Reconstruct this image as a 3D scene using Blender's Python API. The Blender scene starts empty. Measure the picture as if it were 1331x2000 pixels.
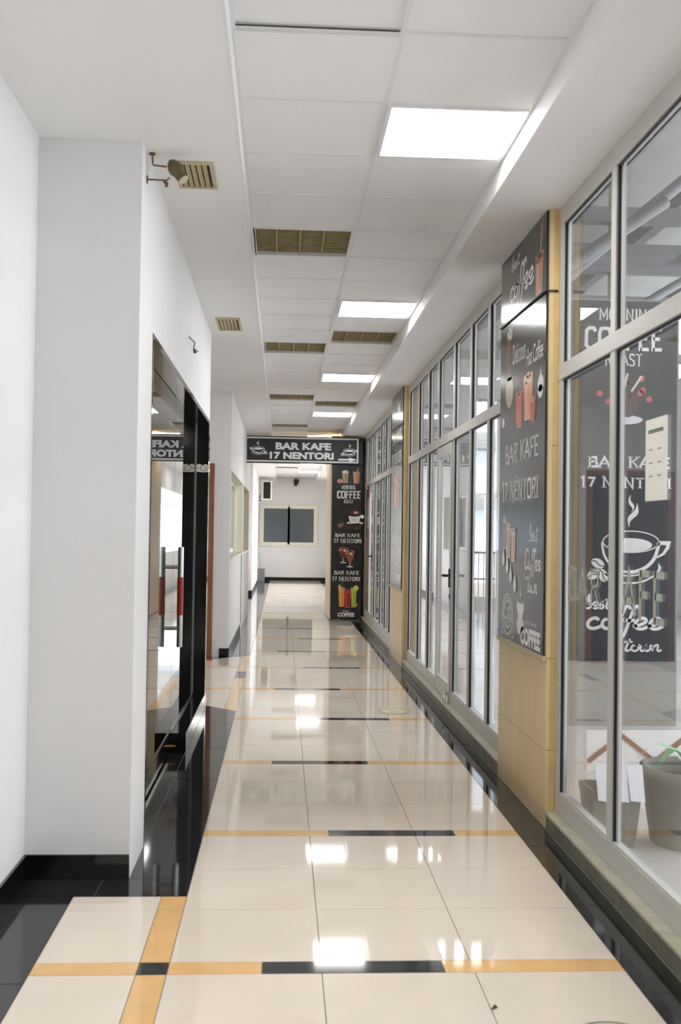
import bpy, bmesh, math, random
from mathutils import Vector, Matrix
random.seed(7)
S = bpy.context.scene
C = S.collection

# ---------------------------------------------------------------- camera
EYE = 1.44
yaw, pit, rol, FPX = 0.0547, 0.0215, 0.0144, 2059.0
cy, sy, cp, sp, cr, sr = math.cos(yaw), math.sin(yaw), math.cos(pit), math.sin(pit), math.cos(rol), math.sin(rol)
R0 = Vector((cy, -sy, 0)); FH = Vector((sy, cy, 0))
FW = FH*cp + Vector((0, 0, sp)); U0 = FH*(-sp) + Vector((0, 0, cp))
RR = R0*cr + U0*sr; UU = U0*cr - R0*sr
cam = bpy.data.cameras.new('camera'); camo = bpy.data.objects.new('camera', cam); C.objects.link(camo)
camo.matrix_world = Matrix(((RR.x, UU.x, -FW.x, 0), (RR.y, UU.y, -FW.y, 0), (RR.z, UU.z, -FW.z, EYE), (0, 0, 0, 1)))
cam.sensor_fit = 'VERTICAL'; cam.sensor_height = 36.0; cam.lens = FPX/2000*36.0
cam.clip_start = 0.05; cam.clip_end = 300
cam.dof.use_dof = True; cam.dof.focus_distance = 12.0; cam.dof.aperture_fstop = 5.6
S.camera = camo
# ---------------------------------------------------------------- world, exposure
W = bpy.data.worlds.new('overcast'); S.world = W; W.use_nodes = True
nt = W.node_tree; bg = nt.nodes['Background']
bg.inputs['Color'].default_value = (0.92, 0.95, 1.0, 1); bg.inputs['Strength'].default_value = 6.0
S.view_settings.view_transform = 'Standard'; S.view_settings.look = 'None'
S.view_settings.gamma = 1.0; S.view_settings.use_curve_mapping = False
S.view_settings.exposure = 0.25
S.cycles.use_denoising = True
S.cycles.max_bounces = 14; S.cycles.diffuse_bounces = 8; S.cycles.glossy_bounces = 8
S.cycles.transparent_max_bounces = 16; S.cycles.sample_clamp_indirect = 6.0
LIGHT_POWER = 15.0      # radiance of the lit ceiling panels

# ---------------------------------------------------------------- materials
def lin(c):
    return tuple(((v/255.0)/12.92 if v/255.0 <= 0.04045 else ((v/255.0+0.055)/1.055)**2.4) for v in c)
MATS = {}
def mat(name, rgb, rough=0.5, metal=0.0, spec=0.5, noise=0.0, nscale=3.0, bump=0.0, bscale=8.0, emit=0.0, coat=0.0, stretch=None, rvar=0.0):
    m = bpy.data.materials.new(name); m.use_nodes = True
    t = m.node_tree; b = t.nodes['Principled BSDF']
    col = lin(rgb)+(1,)
    b.inputs['Base Color'].default_value = col
    b.inputs['Roughness'].default_value = rough; b.inputs['Metallic'].default_value = metal
    b.inputs['Specular IOR Level'].default_value = spec
    if coat: b.inputs['Coat Weight'].default_value = coat; b.inputs['Coat Roughness'].default_value = 0.05
    if noise or bump:
        g = t.nodes.new('ShaderNodeNewGeometry'); mp = t.nodes.new('ShaderNodeMapping')
        t.links.new(g.outputs['Position'], mp.inputs['Vector'])
        if stretch: mp.inputs['Scale'].default_value = stretch
    if noise:
        n = t.nodes.new('ShaderNodeTexNoise'); n.inputs['Scale'].default_value = nscale; n.inputs['Detail'].default_value = 6
        t.links.new(mp.outputs['Vector'], n.inputs['Vector'])
        r = t.nodes.new('ShaderNodeMapRange'); r.inputs['From Min'].default_value = 0.3; r.inputs['From Max'].default_value = 0.7
        r.inputs['To Min'].default_value = 1-noise; r.inputs['To Max'].default_value = 1+noise*0.6
        t.links.new(n.outputs['Fac'], r.inputs['Value'])
        x = t.nodes.new('ShaderNodeVectorMath'); x.operation = 'SCALE'
        x.inputs[0].default_value = col[:3]; t.links.new(r.outputs['Result'], x.inputs['Scale'])
        t.links.new(x.outputs['Vector'], b.inputs['Base Color'])
        if rvar:
            q = t.nodes.new('ShaderNodeMapRange'); q.inputs['To Min'].default_value = max(0, rough-rvar); q.inputs['To Max'].default_value = rough+rvar
            t.links.new(n.outputs['Fac'], q.inputs['Value']); t.links.new(q.outputs['Result'], b.inputs['Roughness'])
    if bump:
        n2 = t.nodes.new('ShaderNodeTexNoise'); n2.inputs['Scale'].default_value = bscale; n2.inputs['Detail'].default_value = 3
        t.links.new(mp.outputs['Vector'], n2.inputs['Vector'])
        bp = t.nodes.new('ShaderNodeBump'); bp.inputs['Strength'].default_value = bump; bp.inputs['Distance'].default_value = 0.01
        t.links.new(n2.outputs['Fac'], bp.inputs['Height']); t.links.new(bp.outputs['Normal'], b.inputs['Normal'])
    if emit:
        b.inputs['Emission Color'].default_value = (1.0, 0.985, 0.96, 1); b.inputs['Emission Strength'].default_value = emit
    MATS[name] = m
    return m
def glass_mat(name, tint=(0.93, 0.97, 0.96), boost=1.0, haze=0.0):
    # thin architectural glass: Fresnel mix of a clear pass-through and a mirror reflection (same for every ray)
    m = bpy.data.materials.new(name); m.use_nodes = True; t = m.node_tree
    for n in list(t.nodes): t.nodes.remove(n)
    out = t.nodes.new('ShaderNodeOutputMaterial'); mix = t.nodes.new('ShaderNodeMixShader')
    tr = t.nodes.new('ShaderNodeBsdfTransparent'); tr.inputs['Color'].default_value = tint+(1,)
    gl = t.nodes.new('ShaderNodeBsdfGlossy'); gl.inputs['Roughness'].default_value = 0.0
    geo = t.nodes.new('ShaderNodeNewGeometry')
    d = t.nodes.new('ShaderNodeVectorMath'); d.operation = 'DOT_PRODUCT'
    t.links.new(geo.outputs['Incoming'], d.inputs[0]); t.links.new(geo.outputs['Normal'], d.inputs[1])
    def M(op, a, b=None):
        n = t.nodes.new('ShaderNodeMath'); n.operation = op
        for i, v in enumerate((a, b)):
            if v is None: continue
            if isinstance(v, (int, float)): n.inputs[i].default_value = v
            else: t.links.new(v, n.inputs[i])
        return n.outputs[0]
    c = M('ABSOLUTE', d.outputs['Value']); k = M('POWER', M('SUBTRACT', 1.0, c), 5.0)
    r = M('MINIMUM', M('MULTIPLY', M('ADD', M('MULTIPLY', k, 0.96), 0.04), boost), 1.0)
    t.links.new(r, mix.inputs[0]); t.links.new(tr.outputs[0], mix.inputs[1]); t.links.new(gl.outputs[0], mix.inputs[2])
    t.links.new(mix.outputs[0], out.inputs[0]); MATS[name] = m
    return m

m_wall = mat('white_wall_paint', (219, 218, 217), 0.55, noise=0.015, nscale=1.3, bump=0.03, bscale=60)
m_ceil = mat('ceiling_paint', (232, 232, 231), 0.7, noise=0.012, nscale=2)
m_ctile = mat('ceiling_tile_board', (236, 236, 236), 0.8, noise=0.02, nscale=2.5, bump=0.08, bscale=90)
m_grid = mat('ceiling_grid_metal', (226, 226, 226), 0.4)
m_dark = mat('dark_void', (30, 30, 28), 0.9)
m_cream = mat('polished_cream_tile', (240, 226, 209), 0.04, spec=0.55, noise=0.05, nscale=2.2, bump=0.008, bscale=5, rvar=0.02)
m_orange = mat('polished_orange_tile', (240, 194, 130), 0.05, spec=0.5, noise=0.07, nscale=9, bump=0.006, bscale=5)
m_black = mat('polished_black_granite', (36, 36, 38), 0.06, spec=0.55, noise=0.25, nscale=120, bump=0.008, bscale=4)
m_dash = mat('polished_charcoal_tile', (48, 50, 54), 0.06, spec=0.5, noise=0.12, nscale=60)
m_grout = mat('grout', (150, 142, 130), 0.8)
m_skirt = mat('black_skirting_stone', (16, 16, 17), 0.12, noise=0.2, nscale=60)
m_stone = mat('beige_stone_cladding', (226, 200, 150), 0.35, noise=0.09, nscale=4, stretch=(1, 1, .5), bump=0.03, bscale=20)
m_stone2 = mat('deeper_beige_stone', (214, 184, 128), 0.4, noise=0.16, nscale=7, bump=0.03, bscale=20)  # deeper, more mottled beige for the pillar core and side panels
m_kerb = mat('worn_grey_kerb_stone', (128, 128, 112), 0.35, noise=0.3, nscale=7, bump=0.1, bscale=30)
m_kerbtop = mat('kerb_edge_highlight', (196, 194, 172), 0.3, noise=0.15, nscale=9)  # paler colour carries the highlight along the kerb's top edge
m_alu = mat('satin_aluminium', (199, 198, 193), 0.38, 0.1, noise=0.03, nscale=4)
m_alu_w = mat('cream_painted_aluminium', (222, 218, 200), 0.35)
m_gasket = mat('dark_blue_gasket', (30, 34, 52), 0.5)
m_glass = glass_mat('shop_glass', (0.97, 0.98, 0.985), 1.15)
m_glass_l = glass_mat('portal_glass', (0.58, 0.62, 0.58), 1.25)
m_glass_w = glass_mat('window_glass', (0.55, 0.6, 0.62), 1.2)
m_granite = mat('black_portal_granite', (18, 19, 18), 0.08, spec=0.6, noise=0.2, nscale=90)
m_steel = mat('brushed_steel', (200, 200, 196), 0.25, 1.0)
m_red = mat('red_leather_grip', (150, 42, 18), 0.45)
m_brass = mat('brass', (210, 160, 60), 0.25, 1.0)
m_wood = mat('brown_wood', (140, 88, 58), 0.45, noise=0.3, nscale=6, stretch=(8, 8, .6))
m_doorleaf = mat('dark_door_leaf', (34, 36, 38), 0.3)
m_blackp = mat('black_plastic', (18, 18, 18), 0.4)
m_tan = mat('aged_tan_louvre', (176, 160, 122), 0.5, noise=0.12, nscale=14)
m_tanf = mat('aged_louvre_frame', (190, 178, 142), 0.5, noise=0.08, nscale=14)
m_trofin = mat('dirty_reflector', (150, 136, 98), 0.45, noise=0.2, nscale=10)
m_trofsl = mat('dull_louvre_blade', (172, 158, 118), 0.4, noise=0.15, nscale=16)
m_panel = mat('lit_panel_diffuser', (255, 255, 255), 0.4, emit=LIGHT_POWER)
m_poster = mat('glossy_black_poster', (40, 40, 41), 0.16, spec=0.6, noise=0.05, nscale=5, bump=0.02, bscale=6)
m_sign = mat('black_sign_face', (34, 35, 37), 0.35)
m_signfr = mat('silver_sign_trim', (206, 206, 204), 0.35, 0.2)
m_spot = mat('tarnished_metal_lamp', (110, 100, 74), 0.35, 0.8, noise=0.25, nscale=30)
m_copper = mat('rusty_copper_rod', (120, 90, 72), 0.45, 0.6, noise=0.3, nscale=40)
m_paper = mat('white_paper', (236, 234, 222), 0.7)
m_pot = mat('grey_planter', (122, 122, 114), 0.6, noise=0.15, nscale=12)
m_soil = mat('dark_soil', (40, 36, 34), 0.9)
m_leaf = mat('pale_green_leaf', (120, 175, 130), 0.4)
m_white = mat('white_lacquer', (236, 238, 242), 0.4)
m_shopfl = mat('shop_floor_tile', (214, 210, 210), 0.08, noise=0.04, nscale=3)
m_concrete = mat('grey_concrete', (150, 150, 146), 0.7, noise=0.1, nscale=2)
m_beam = mat('grey_steel_beam', (112, 114, 116), 0.5)
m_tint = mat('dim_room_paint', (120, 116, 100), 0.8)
m_ext = mat('pale_facade_render', (220, 226, 232), 0.8)
m_rail = mat('dark_iron_rail', (50, 56, 64), 0.5)
m_grey = mat('grey_box_plastic', (128, 128, 130), 0.5)
m_redmat = mat('red_door_mat', (190, 40, 34), 0.8)
# film with a grainy brown print
m_film = mat('brown_grain_film', (168, 136, 104), 0.35, noise=0.75, nscale=38, stretch=(1, .5, .35))
# flat print: colour comes from the printed faces' colour attribute
def print_mat(name, rough):
    m = bpy.data.materials.new(name); m.use_nodes = True; t = m.node_tree; b = t.nodes['Principled BSDF']
    a = t.nodes.new('ShaderNodeVertexColor'); a.layer_name = 'ink'
    t.links.new(a.outputs['Color'], b.inputs['Base Color']); b.inputs['Roughness'].default_value = rough
    return m
m_ink = print_mat('printed_ink', 0.18); m_inkm = print_mat('matt_printed_ink', 0.5)

# ---------------------------------------------------------------- helpers
ORG = {}
def org(o): return ORG.get(o.name, Vector((0, 0, 0)))
def props(o, label=None, cat=None, group=None, kind=None):
    if label: o['label'] = label
    if cat: o['category'] = cat
    if group: o['group'] = group
    if kind: o['kind'] = kind
    return o
def thing(name, label, cat, loc=(0, 0, 0), group=None, kind=None):
    o = bpy.data.objects.new(name, None); C.objects.link(o); o.location = loc; o.empty_display_size = .1
    ORG[o.name] = Vector(loc); return props(o, label, cat, group, kind)
def link(name, me, m, parent=None, loc=None):
    me.materials.append(m) if m and not me.materials else None
    o = bpy.data.objects.new(name, me); C.objects.link(o)
    if parent is not None:
        o.parent = parent
        ORG[o.name] = org(parent)+(Vector(loc) if loc else Vector((0, 0, 0)))
    else:
        ORG[o.name] = Vector(loc) if loc else Vector((0, 0, 0))
    if loc: o.location = loc
    return o
class MB:
    def __init__(s): s.v = []; s.f = []; s.sm = []
    def add(s, vs, fs, smooth=False):
        k = len(s.v); s.v += [tuple(v) for v in vs]
        for f in fs: s.f.append(tuple(i+k for i in f)); s.sm.append(smooth)
        return s
    def box(s, x0, x1, y0, y1, z0, z1):
        if x0 > x1: x0, x1 = x1, x0
        if y0 > y1: y0, y1 = y1, y0
        if z0 > z1: z0, z1 = z1, z0
        return s.add([(x0,y0,z0),(x1,y0,z0),(x1,y1,z0),(x0,y1,z0),(x0,y0,z1),(x1,y0,z1),(x1,y1,z1),(x0,y1,z1)],
              [(0,3,2,1),(4,5,6,7),(0,1,5,4),(1,2,6,5),(2,3,7,6),(3,0,4,7)])
    def prism(s, pts, z0, z1):
        n = len(pts)
        a = sum(pts[i][0]*pts[(i+1)%n][1]-pts[(i+1)%n][0]*pts[i][1] for i in range(n))
        if a < 0: pts = pts[::-1]
        vs = [(x,y,z0) for x,y in pts]+[(x,y,z1) for x,y in pts]
        return s.add(vs, [tuple(range(n))[::-1], tuple(range(n,2*n))]+[(i,(i+1)%n,n+(i+1)%n,n+i) for i in range(n)])
    def tube(s, pts, r, n=10, caps=True):
        pts = [Vector(p) for p in pts]; rs = r if isinstance(r, (list, tuple)) else [r]*len(pts)
        vs = []; fs = []
        for i, p in enumerate(pts):
            d = (pts[min(i+1,len(pts)-1)]-pts[max(i-1,0)]).normalized()
            a = d.orthogonal().normalized() if i == 0 else (a-d*a.dot(d)).normalized()
            b = d.cross(a)
            for k in range(n):
                t = 2*math.pi*k/n; vs.append(p+(a*math.cos(t)+b*math.sin(t))*rs[i])
        for i in range(len(pts)-1):
            for k in range(n): fs.append((i*n+k, i*n+(k+1)%n, (i+1)*n+(k+1)%n, (i+1)*n+k))
        s.add(vs, fs, True)
        if caps:
            s.add(vs[:n], [tuple(range(n))[::-1]]); s.add(vs[-n:], [tuple(range(n))])
        return s
    def cone_path(s, *a, **k): return s.tube(*a, **k)
    def build(s, name, m, parent=None, bevel=0, kind=None, pivot=None):
        o0 = org(parent) if parent is not None else Vector((0, 0, 0))
        piv = Vector(pivot) if pivot else (o0 if parent is not None else None)
        if piv is None:
            xs = [v[0] for v in s.v]; ys = [v[1] for v in s.v]; zs = [v[2] for v in s.v]
            piv = Vector(((min(xs)+max(xs))/2, (min(ys)+max(ys))/2, min(zs)))
        me = bpy.data.meshes.new(name)
        me.from_pydata([(v[0]-piv.x, v[1]-piv.y, v[2]-piv.z) for v in s.v], [], s.f)
        for p, q in zip(me.polygons, s.sm): p.use_smooth = q
        if bevel:
            bm = bmesh.new(); bm.from_mesh(me)
            bmesh.ops.bevel(bm, geom=list(bm.edges), offset=bevel, segments=2, affect='EDGES', clamp_overlap=True, profile=.6)
            bm.to_mesh(me); bm.free()
        me.update()
        loc = piv-o0
        o = link(name, me, m, parent, tuple(loc) if loc.length > 1e-9 else None)
        if kind: o['kind'] = kind
        return o
def box(name, x0, x1, y0, y1, z0, z1, m, parent=None, bevel=0, kind=None):
    return MB().box(x0, x1, y0, y1, z0, z1).build(name, m, parent, bevel, kind)
def struct(name, mb, m, label):
    o = mb.build(name, m, None); o['kind'] = 'structure'; o['label'] = label; return o

# ---------------------------------------------------------------- flat-print artwork
def catmull(p, n=5):
    if len(p) < 3: return list(p)
    q = [p[0]]+list(p)+[p[-1]]; out = []
    for i in range(1, len(q)-2):
        a, b, c, d = q[i-1], q[i], q[i+1], q[i+2]
        for k in range(n):
            t = k/n
            out.append(tuple(.5*((2*b[j])+(-a[j]+c[j])*t+(2*a[j]-5*b[j]+4*c[j]-d[j])*t*t+(-a[j]+3*b[j]-3*c[j]+d[j])*t**3) for j in (0, 1)))
    out.append(p[-1]); return out
def ell(cx, cy_, rx, ry, a0=0, a1=360, n=24):
    return [(cx+rx*math.cos(math.radians(a0+(a1-a0)*i/n)), cy_+ry*math.sin(math.radians(a0+(a1-a0)*i/n))) for i in range(n+1)]
BB = [[(.1,1),(.42,1),(.56,.9),(.56,.65),(.42,.53),(.1,.53)]]
GL = {
 'A': (.8, [[(.02,0),(.4,1),(.78,0)], [(.17,.36),(.63,.36)]], [(.02,0),(.78,0)]),
 'B': (.7, [[(.12,0),(.12,1)], [(.12,1),(.42,1),(.56,.9),(.56,.65),(.42,.53),(.12,.53)], [(.42,.53),(.62,.42),(.62,.12),(.45,0),(.12,0)]], [(.12,0),(.12,1)]),
 'C': (.68, [[(.6,.78),(.5,.97),(.25,.99),(.1,.82),(.08,.2),(.25,.01),(.5,.03),(.6,.22)]], []),
 'E': (.66, [[(.12,0),(.12,1)], [(.12,1),(.6,1)], [(.12,.52),(.5,.52)], [(.12,0),(.6,0)]], [(.12,0),(.12,1)]),
 'F': (.64, [[(.12,0),(.12,1)], [(.12,1),(.6,1)], [(.12,.52),(.5,.52)]], [(.12,0),(.12,1)]),
 'G': (.7, [[(.6,.8),(.5,.97),(.25,.99),(.1,.82),(.08,.2),(.25,.01),(.5,.03),(.6,.2),(.6,.45),(.4,.45)]], []),
 'I': (.3, [[(.15,0),(.15,1)]], [(.15,0),(.15,1)]),
 'K': (.72, [[(.12,0),(.12,1)], [(.64,1),(.12,.44)], [(.28,.6),(.66,0)]], [(.12,0),(.12,1),(.64,1),(.66,0)]),
 'M': (.9, [[(.12,0),(.12,1),(.45,.3),(.78,1),(.78,0)]], [(.12,0),(.78,0)]),
 'N': (.8, [[(.12,0),(.12,1),(.66,0),(.66,1)]], [(.12,0),(.12,1),(.66,1)]),
 'O': (.76, [[(.38,1),(.16,.9),(.08,.7),(.08,.3),(.16,.1),(.38,0),(.6,.1),(.68,.3),(.68,.7),(.6,.9),(.38,1)]], []),
 'R': (.72, [[(.12,0),(.12,1)], [(.12,1),(.44,1),(.6,.88),(.6,.64),(.44,.5),(.12,.5)], [(.36,.5),(.64,0)]], [(.12,0),(.12,1),(.64,0)]),
 'S': (.62, [[(.54,.82),(.44,.98),(.2,.99),(.08,.84),(.1,.62),(.5,.42),(.54,.16),(.42,.01),(.16,.01),(.06,.18)]], []),
 'T': (.7, [[(.35,0),(.35,1)], [(.04,1),(.66,1)]], [(.35,0)]),
 'L': (.6, [[(.12,0),(.12,1)], [(.12,0),(.56,0)]], [(.12,0),(.12,1)]),
 '1': (.44, [[(.24,0),(.24,1),(.06,.86)]], [(.24,0)]),
 '7': (.6, [[(.06,1),(.54,1),(.24,0)]], []),
 ' ': (.4, [], []),
}
GL['Ë'] = (GL['E'][0], GL['E'][1]+[[(.22,1.14),(.22,1.24)], [(.44,1.14),(.44,1.24)]], GL['E'][2])
SC = {
 'c': (.42, [[(.36,.36),(.28,.46),(.14,.42),(.06,.24),(.12,.06),(.28,.02),(.46,.12)]]),
 'o': (.42, [[(.26,.46),(.1,.38),(.06,.2),(.16,.03),(.32,.06),(.38,.24),(.3,.42),(.24,.45),(.46,.38)]]),
 'f': (.27, [[(.38,.84),(.33,.97),(.23,.93),(.17,.65),(.12,.2),(.08,-.12),(.02,-.34)], [(-.02,.36),(.3,.38)]]),
 'e': (.42, [[(.0,.12),(.22,.2),(.36,.34),(.28,.47),(.12,.4),(.06,.2),(.14,.04),(.3,.02),(.46,.14)]]),
 'b': (.40, [[(.04,.1),(.2,.5),(.26,.88),(.18,.98),(.1,.7),(.08,.2),(.14,.03),(.28,.04),(.34,.24),(.24,.38),(.42,.34)]]),
 's': (.36, [[(0,.1),(.22,.48),(.2,.32),(.3,.16),(.22,.02),(.04,.05)]]),
 't': (.30, [[(.22,.85),(.12,.3),(.12,.08),(.2,.02),(.34,.12)], [(-.02,.62),(.36,.64)]]),
 'w': (.54, [[(.04,.42),(.06,.12),(.14,.02),(.24,.12),(.28,.4),(.28,.12),(.36,.02),(.48,.14),(.48,.40),(.58,.36)]]),
 'n': (.46, [[(.04,.42),(.06,.02)], [(.06,.2),(.16,.42),(.27,.4),(.28,.1),(.36,.02),(.46,.12)]]),
 'i': (.2, [[(.06,.42),(.06,.1),(.14,.02),(.22,.1)]]),
 'C': (.56, [[(.48,.8),(.4,.96),(.2,.92),(.06,.6),(.1,.14),(.3,.02),(.56,.14)]]),
 ' ': (.2, []),
}
FONTCACHE = {}
def bfont(txt, bold, shear=0.0):
    k = (txt, bold, shear)
    if k in FONTCACHE: return FONTCACHE[k]
    cu = bpy.data.curves.new('t', 'FONT'); cu.body = txt; cu.offset = bold; cu.shear = shear; cu.resolution_u = 3
    o = bpy.data.objects.new('t', cu); me = o.to_mesh()
    vs = [(v.co.x, v.co.y) for v in me.vertices]; fs = [tuple(p.vertices) for p in me.polygons]
    o.to_mesh_clear(); bpy.data.objects.remove(o); bpy.data.curves.remove(cu)
    FONTCACHE[k] = (vs, fs); return vs, fs
WHITE = (232, 232, 230)
class Art:
    def __init__(s): s.v = []; s.f = []; s.c = []; s.seg = []
    def new(s): s.seg.append(len(s.f))
    def faces(s, pts, fs, col, layer=1):
        k = len(s.v); s.v += [(p[0], p[1], layer) for p in pts]
        for f in fs: s.f.append(tuple(i+k for i in f)); s.c.append(col)
    def poly(s, pts, col, layer=1):
        if pts[0] == pts[-1]: pts = pts[:-1]
        s.faces(pts, [tuple(range(len(pts)))], col, layer)
    def ellipse(s, cx, cy_, rx, ry, col, layer=1, n=20): s.poly(ell(cx, cy_, rx, ry, n=n)[:-1], col, layer)
    def ribbon(s, pts, w, col=WHITE, layer=1, closed=False):
        n = len(pts)
        if n < 2: return
        ws = w if isinstance(w, (list, tuple)) else [w]*n
        vs = []
        for i in range(n):
            a = pts[i-1] if i > 0 else (pts[-2] if closed else None)
            b = pts[i+1] if i < n-1 else (pts[1] if closed else None)
            d1 = Vector((pts[i][0]-a[0], pts[i][1]-a[1])).normalized() if a else None
            d2 = Vector((b[0]-pts[i][0], b[1]-pts[i][1])).normalized() if b else None
            d1 = d1 or d2; d2 = d2 or d1
            t = d1+d2
            if t.length < 1e-4: t = d1.copy()
            t.normalize(); nn = Vector((-t.y, t.x)); q = max(.45, abs(nn.dot(Vector((-d1.y, d1.x)))))
            h = ws[i]/2/q
            vs += [(pts[i][0]+nn.x*h, pts[i][1]+nn.y*h), (pts[i][0]-nn.x*h, pts[i][1]-nn.y*h)]
        s.faces(vs, [(2*i, 2*i+1, 2*i+3, 2*i+2) for i in range(n-1)], col, layer)
    def caps(s, txt, x0, y0, x1, y1, col=WHITE, weight=.15, serif=True, layer=1, rise=0.0, thin=.6, gap=.06):
        s.new()
        adv = sum(GL[c][0]+gap for c in txt)-gap; H = y1-y0; sx = (x1-x0)/adv; x = 0
        mul = min(sx, H)
        for ch in txt:
            a, strokes, ser = GL[ch]
            for st in strokes:
                vert = abs(st[0][0]-st[1][0]) < .02
                w = weight*(1 if vert or len(st) > 2 else thin)
                pts = [(x0+(x+px)*sx, y0+py*H+rise*(x+px)/adv) for px, py in st]
                if len(st) == 2 and not vert: w = weight*thin if serif else weight
                inset = weight*mul/2
                pts = [(p[0], min(max(p[1], y0+rise*(x)/adv+(inset if not vert else 0)), 9 if max(q[1] for q in st) > 1.01 else y1+rise*x/adv-(inset if not vert else 0))) for p in pts]
                s.ribbon(pts, w*mul, col, layer)
            if serif:
                for px, py in ser:
                    cx = x0+(x+px)*sx; yy = y0+py*H+rise*(x+px)/adv; t = .07*H
                    s.poly([(cx-.17*sx, yy if py < .5 else yy-t), (cx+.17*sx, yy if py < .5 else yy-t), (cx+.17*sx, yy+t if py < .5 else yy), (cx-.17*sx, yy+t if py < .5 else yy)], col, layer)
            x += a+gap
    def script(s, txt, x0, y0, x1, yx, col=WHITE, weight=.09, layer=1, rise=0.0):
        """x-height spans y0..yx (0.5 units)"""
        s.new()
        adv = sum(SC[c][0] for c in txt); sx = (x1-x0)/adv; sy_ = (yx-y0)/.5; x = 0; m_ = min(sx, sy_)
        for ch in txt:
            for st in SC[ch][1]:
                pts = catmull([(x0+(x+px+py*.12)*sx, y0+py*sy_+rise*(x+px)/adv) for px, py in st])
                s.ribbon(pts, weight*m_, col, layer)
            x += SC[ch][0]
    def font(s, txt, x0, y0, x1, y1, col=WHITE, bold=0.0, shear=0.0, layer=1, rise=0.0):
        s.new()
        vs, fs = bfont(txt, bold, shear)
        a0 = min(v[0] for v in vs); a1 = max(v[0] for v in vs); b0 = min(v[1] for v in vs); b1 = max(v[1] for v in vs)
        pts = [(x0+(v[0]-a0)/(a1-a0)*(x1-x0), y0+(v[1]-b0)/(b1-b0)*(y1-y0)+rise*(v[0]-a0)/(a1-a0)) for v in vs]
        s.faces(pts, fs, col, layer)
    def cup(s, ox, oy, k, col=WHITE, layer=1, wt=1.0, kx=None):
        """steaming cup on a saucer; coordinates in thousandths, y down"""
        s.new()
        kx = kx or k
        def P(l): return [(ox+x*kx, oy-y*k) for x, y in l]
        w = wt*k
        s.ribbon(P(ell(675, 830, 375, 140, n=32)), 16*w, col, layer)
        s.poly(P(ell(665, 872, 295, 90, n=28)), col, layer)
        s.ribbon(P(catmull([(1045,840),(1030,930),(980,1060),(880,1160),(760,1215),(650,1228),(540,1212),(420,1150),(330,1030),(300,930),(290,840)])),
                 [a*w for a in [46]*26+[30]*25], col, layer)
        s.ribbon(P([(1045,842),(1180,842),(1168,900),(1110,985),(1010,1040)]), [52*w,52*w,46*w,36*w,16*w], col, layer)
        s.ribbon(P(catmull([(430,1235),(540,1268),(650,1278),(770,1262),(870,1215)])), 20*w, col, layer)
        s.ribbon(P(catmull([(330,1250),(470,1340),(650,1375),(850,1345),(1000,1260),(1060,1180),(1045,1110)])), [22*w]*22+[34*w]*6+[14*w]*3, col, layer)
        s.poly(P(catmull([(670,205),(640,270),(650,340),(690,390),(680,440),(715,380),(700,330),(665,285),(670,205)])), col, layer)
        s.poly(P(catmull([(750,315),(730,400),(640,500),(630,560),(650,640),(665,560),(760,470),(770,390),(750,315)])), col, layer)
        for bx, by, ang in ((235,1120,25), (180,1265,-30), (305,1275,60)):
            e = ell(0, 0, 92, 62, n=18); ca, sa = math.cos(math.radians(ang)), math.sin(math.radians(ang))
            s.poly(P([(bx+x*ca-y*sa, by+x*sa+y*ca) for x, y in e]), col, layer)
            s.ribbon(P([(bx+x*ca-y*sa, by+x*sa+y*ca) for x, y in [(-88,0),(-30,-14),(30,14),(88,0)]]), 14*w, (60,60,62), layer+1)
    def tumbler(s, cx, y0, y1, w, body, top=(235,228,214), layer=1, straw=None, taper=.75, fill=.85):
        s.new()
        h = y1-y0; a = w*taper/2; b = w/2
        s.poly([(cx-a, y0), (cx+a, y0), (cx+b, y1), (cx-b, y1)], tuple(min(255, int(c*.75+60)) for c in body), layer)
        yf = y0+h*fill; t = a+(b-a)*fill
        s.poly([(cx-a*.85, y0+h*.06), (cx+a*.85, y0+h*.06), (cx+t*.9, yf), (cx-t*.9, yf)], body, layer+1)
        s.poly([(cx-a*.5, y0+h*.1), (cx-a*.2, y0+h*.1), (cx-t*.3, yf), (cx-t*.6, yf)], tuple(min(255, c+45) for c in body), layer+2)
        s.ellipse(cx, yf, t*.9, h*.07, top, layer+2)
        for i in range(3): s.ellipse(cx+(-.5+.5*i)*t, yf+h*.06*(1+i % 2), t*.42, h*.07, tuple(max(0, c-14*i) for c in top), layer+3)
        if straw: s.ribbon([(cx+w*.05, yf), (cx+w*.3, y1+h*.35)], w*.09, straw, layer+1)
    def goblet(s, cx, y0, h, w, body, layer=1):
        s.new()
        s.ellipse(cx, y0+h*.04, w*.4, h*.04, (225,222,220), layer)
        s.poly([(cx-w*.06, y0), (cx+w*.06, y0), (cx+w*.05, y0+h*.3), (cx-w*.05, y0+h*.3)], (215,212,210), layer)
        s.poly([(cx-w*.12, y0+h*.28), (cx+w*.12, y0+h*.28), (cx+w*.42, y0+h*.5), (cx+w*.5, y0+h*.75), (cx-w*.5, y0+h*.75), (cx-w*.42, y0+h*.5)], body, layer+1)
        for i in range(5):
            s.ellipse(cx+(-.4+.2*i)*w, y0+h*(.78+.06*(i % 3)), w*.2, h*.1, [(196,120,96),(232,206,190),(150,70,52),(240,226,214),(176,96,72)][i], layer+2)
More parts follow.
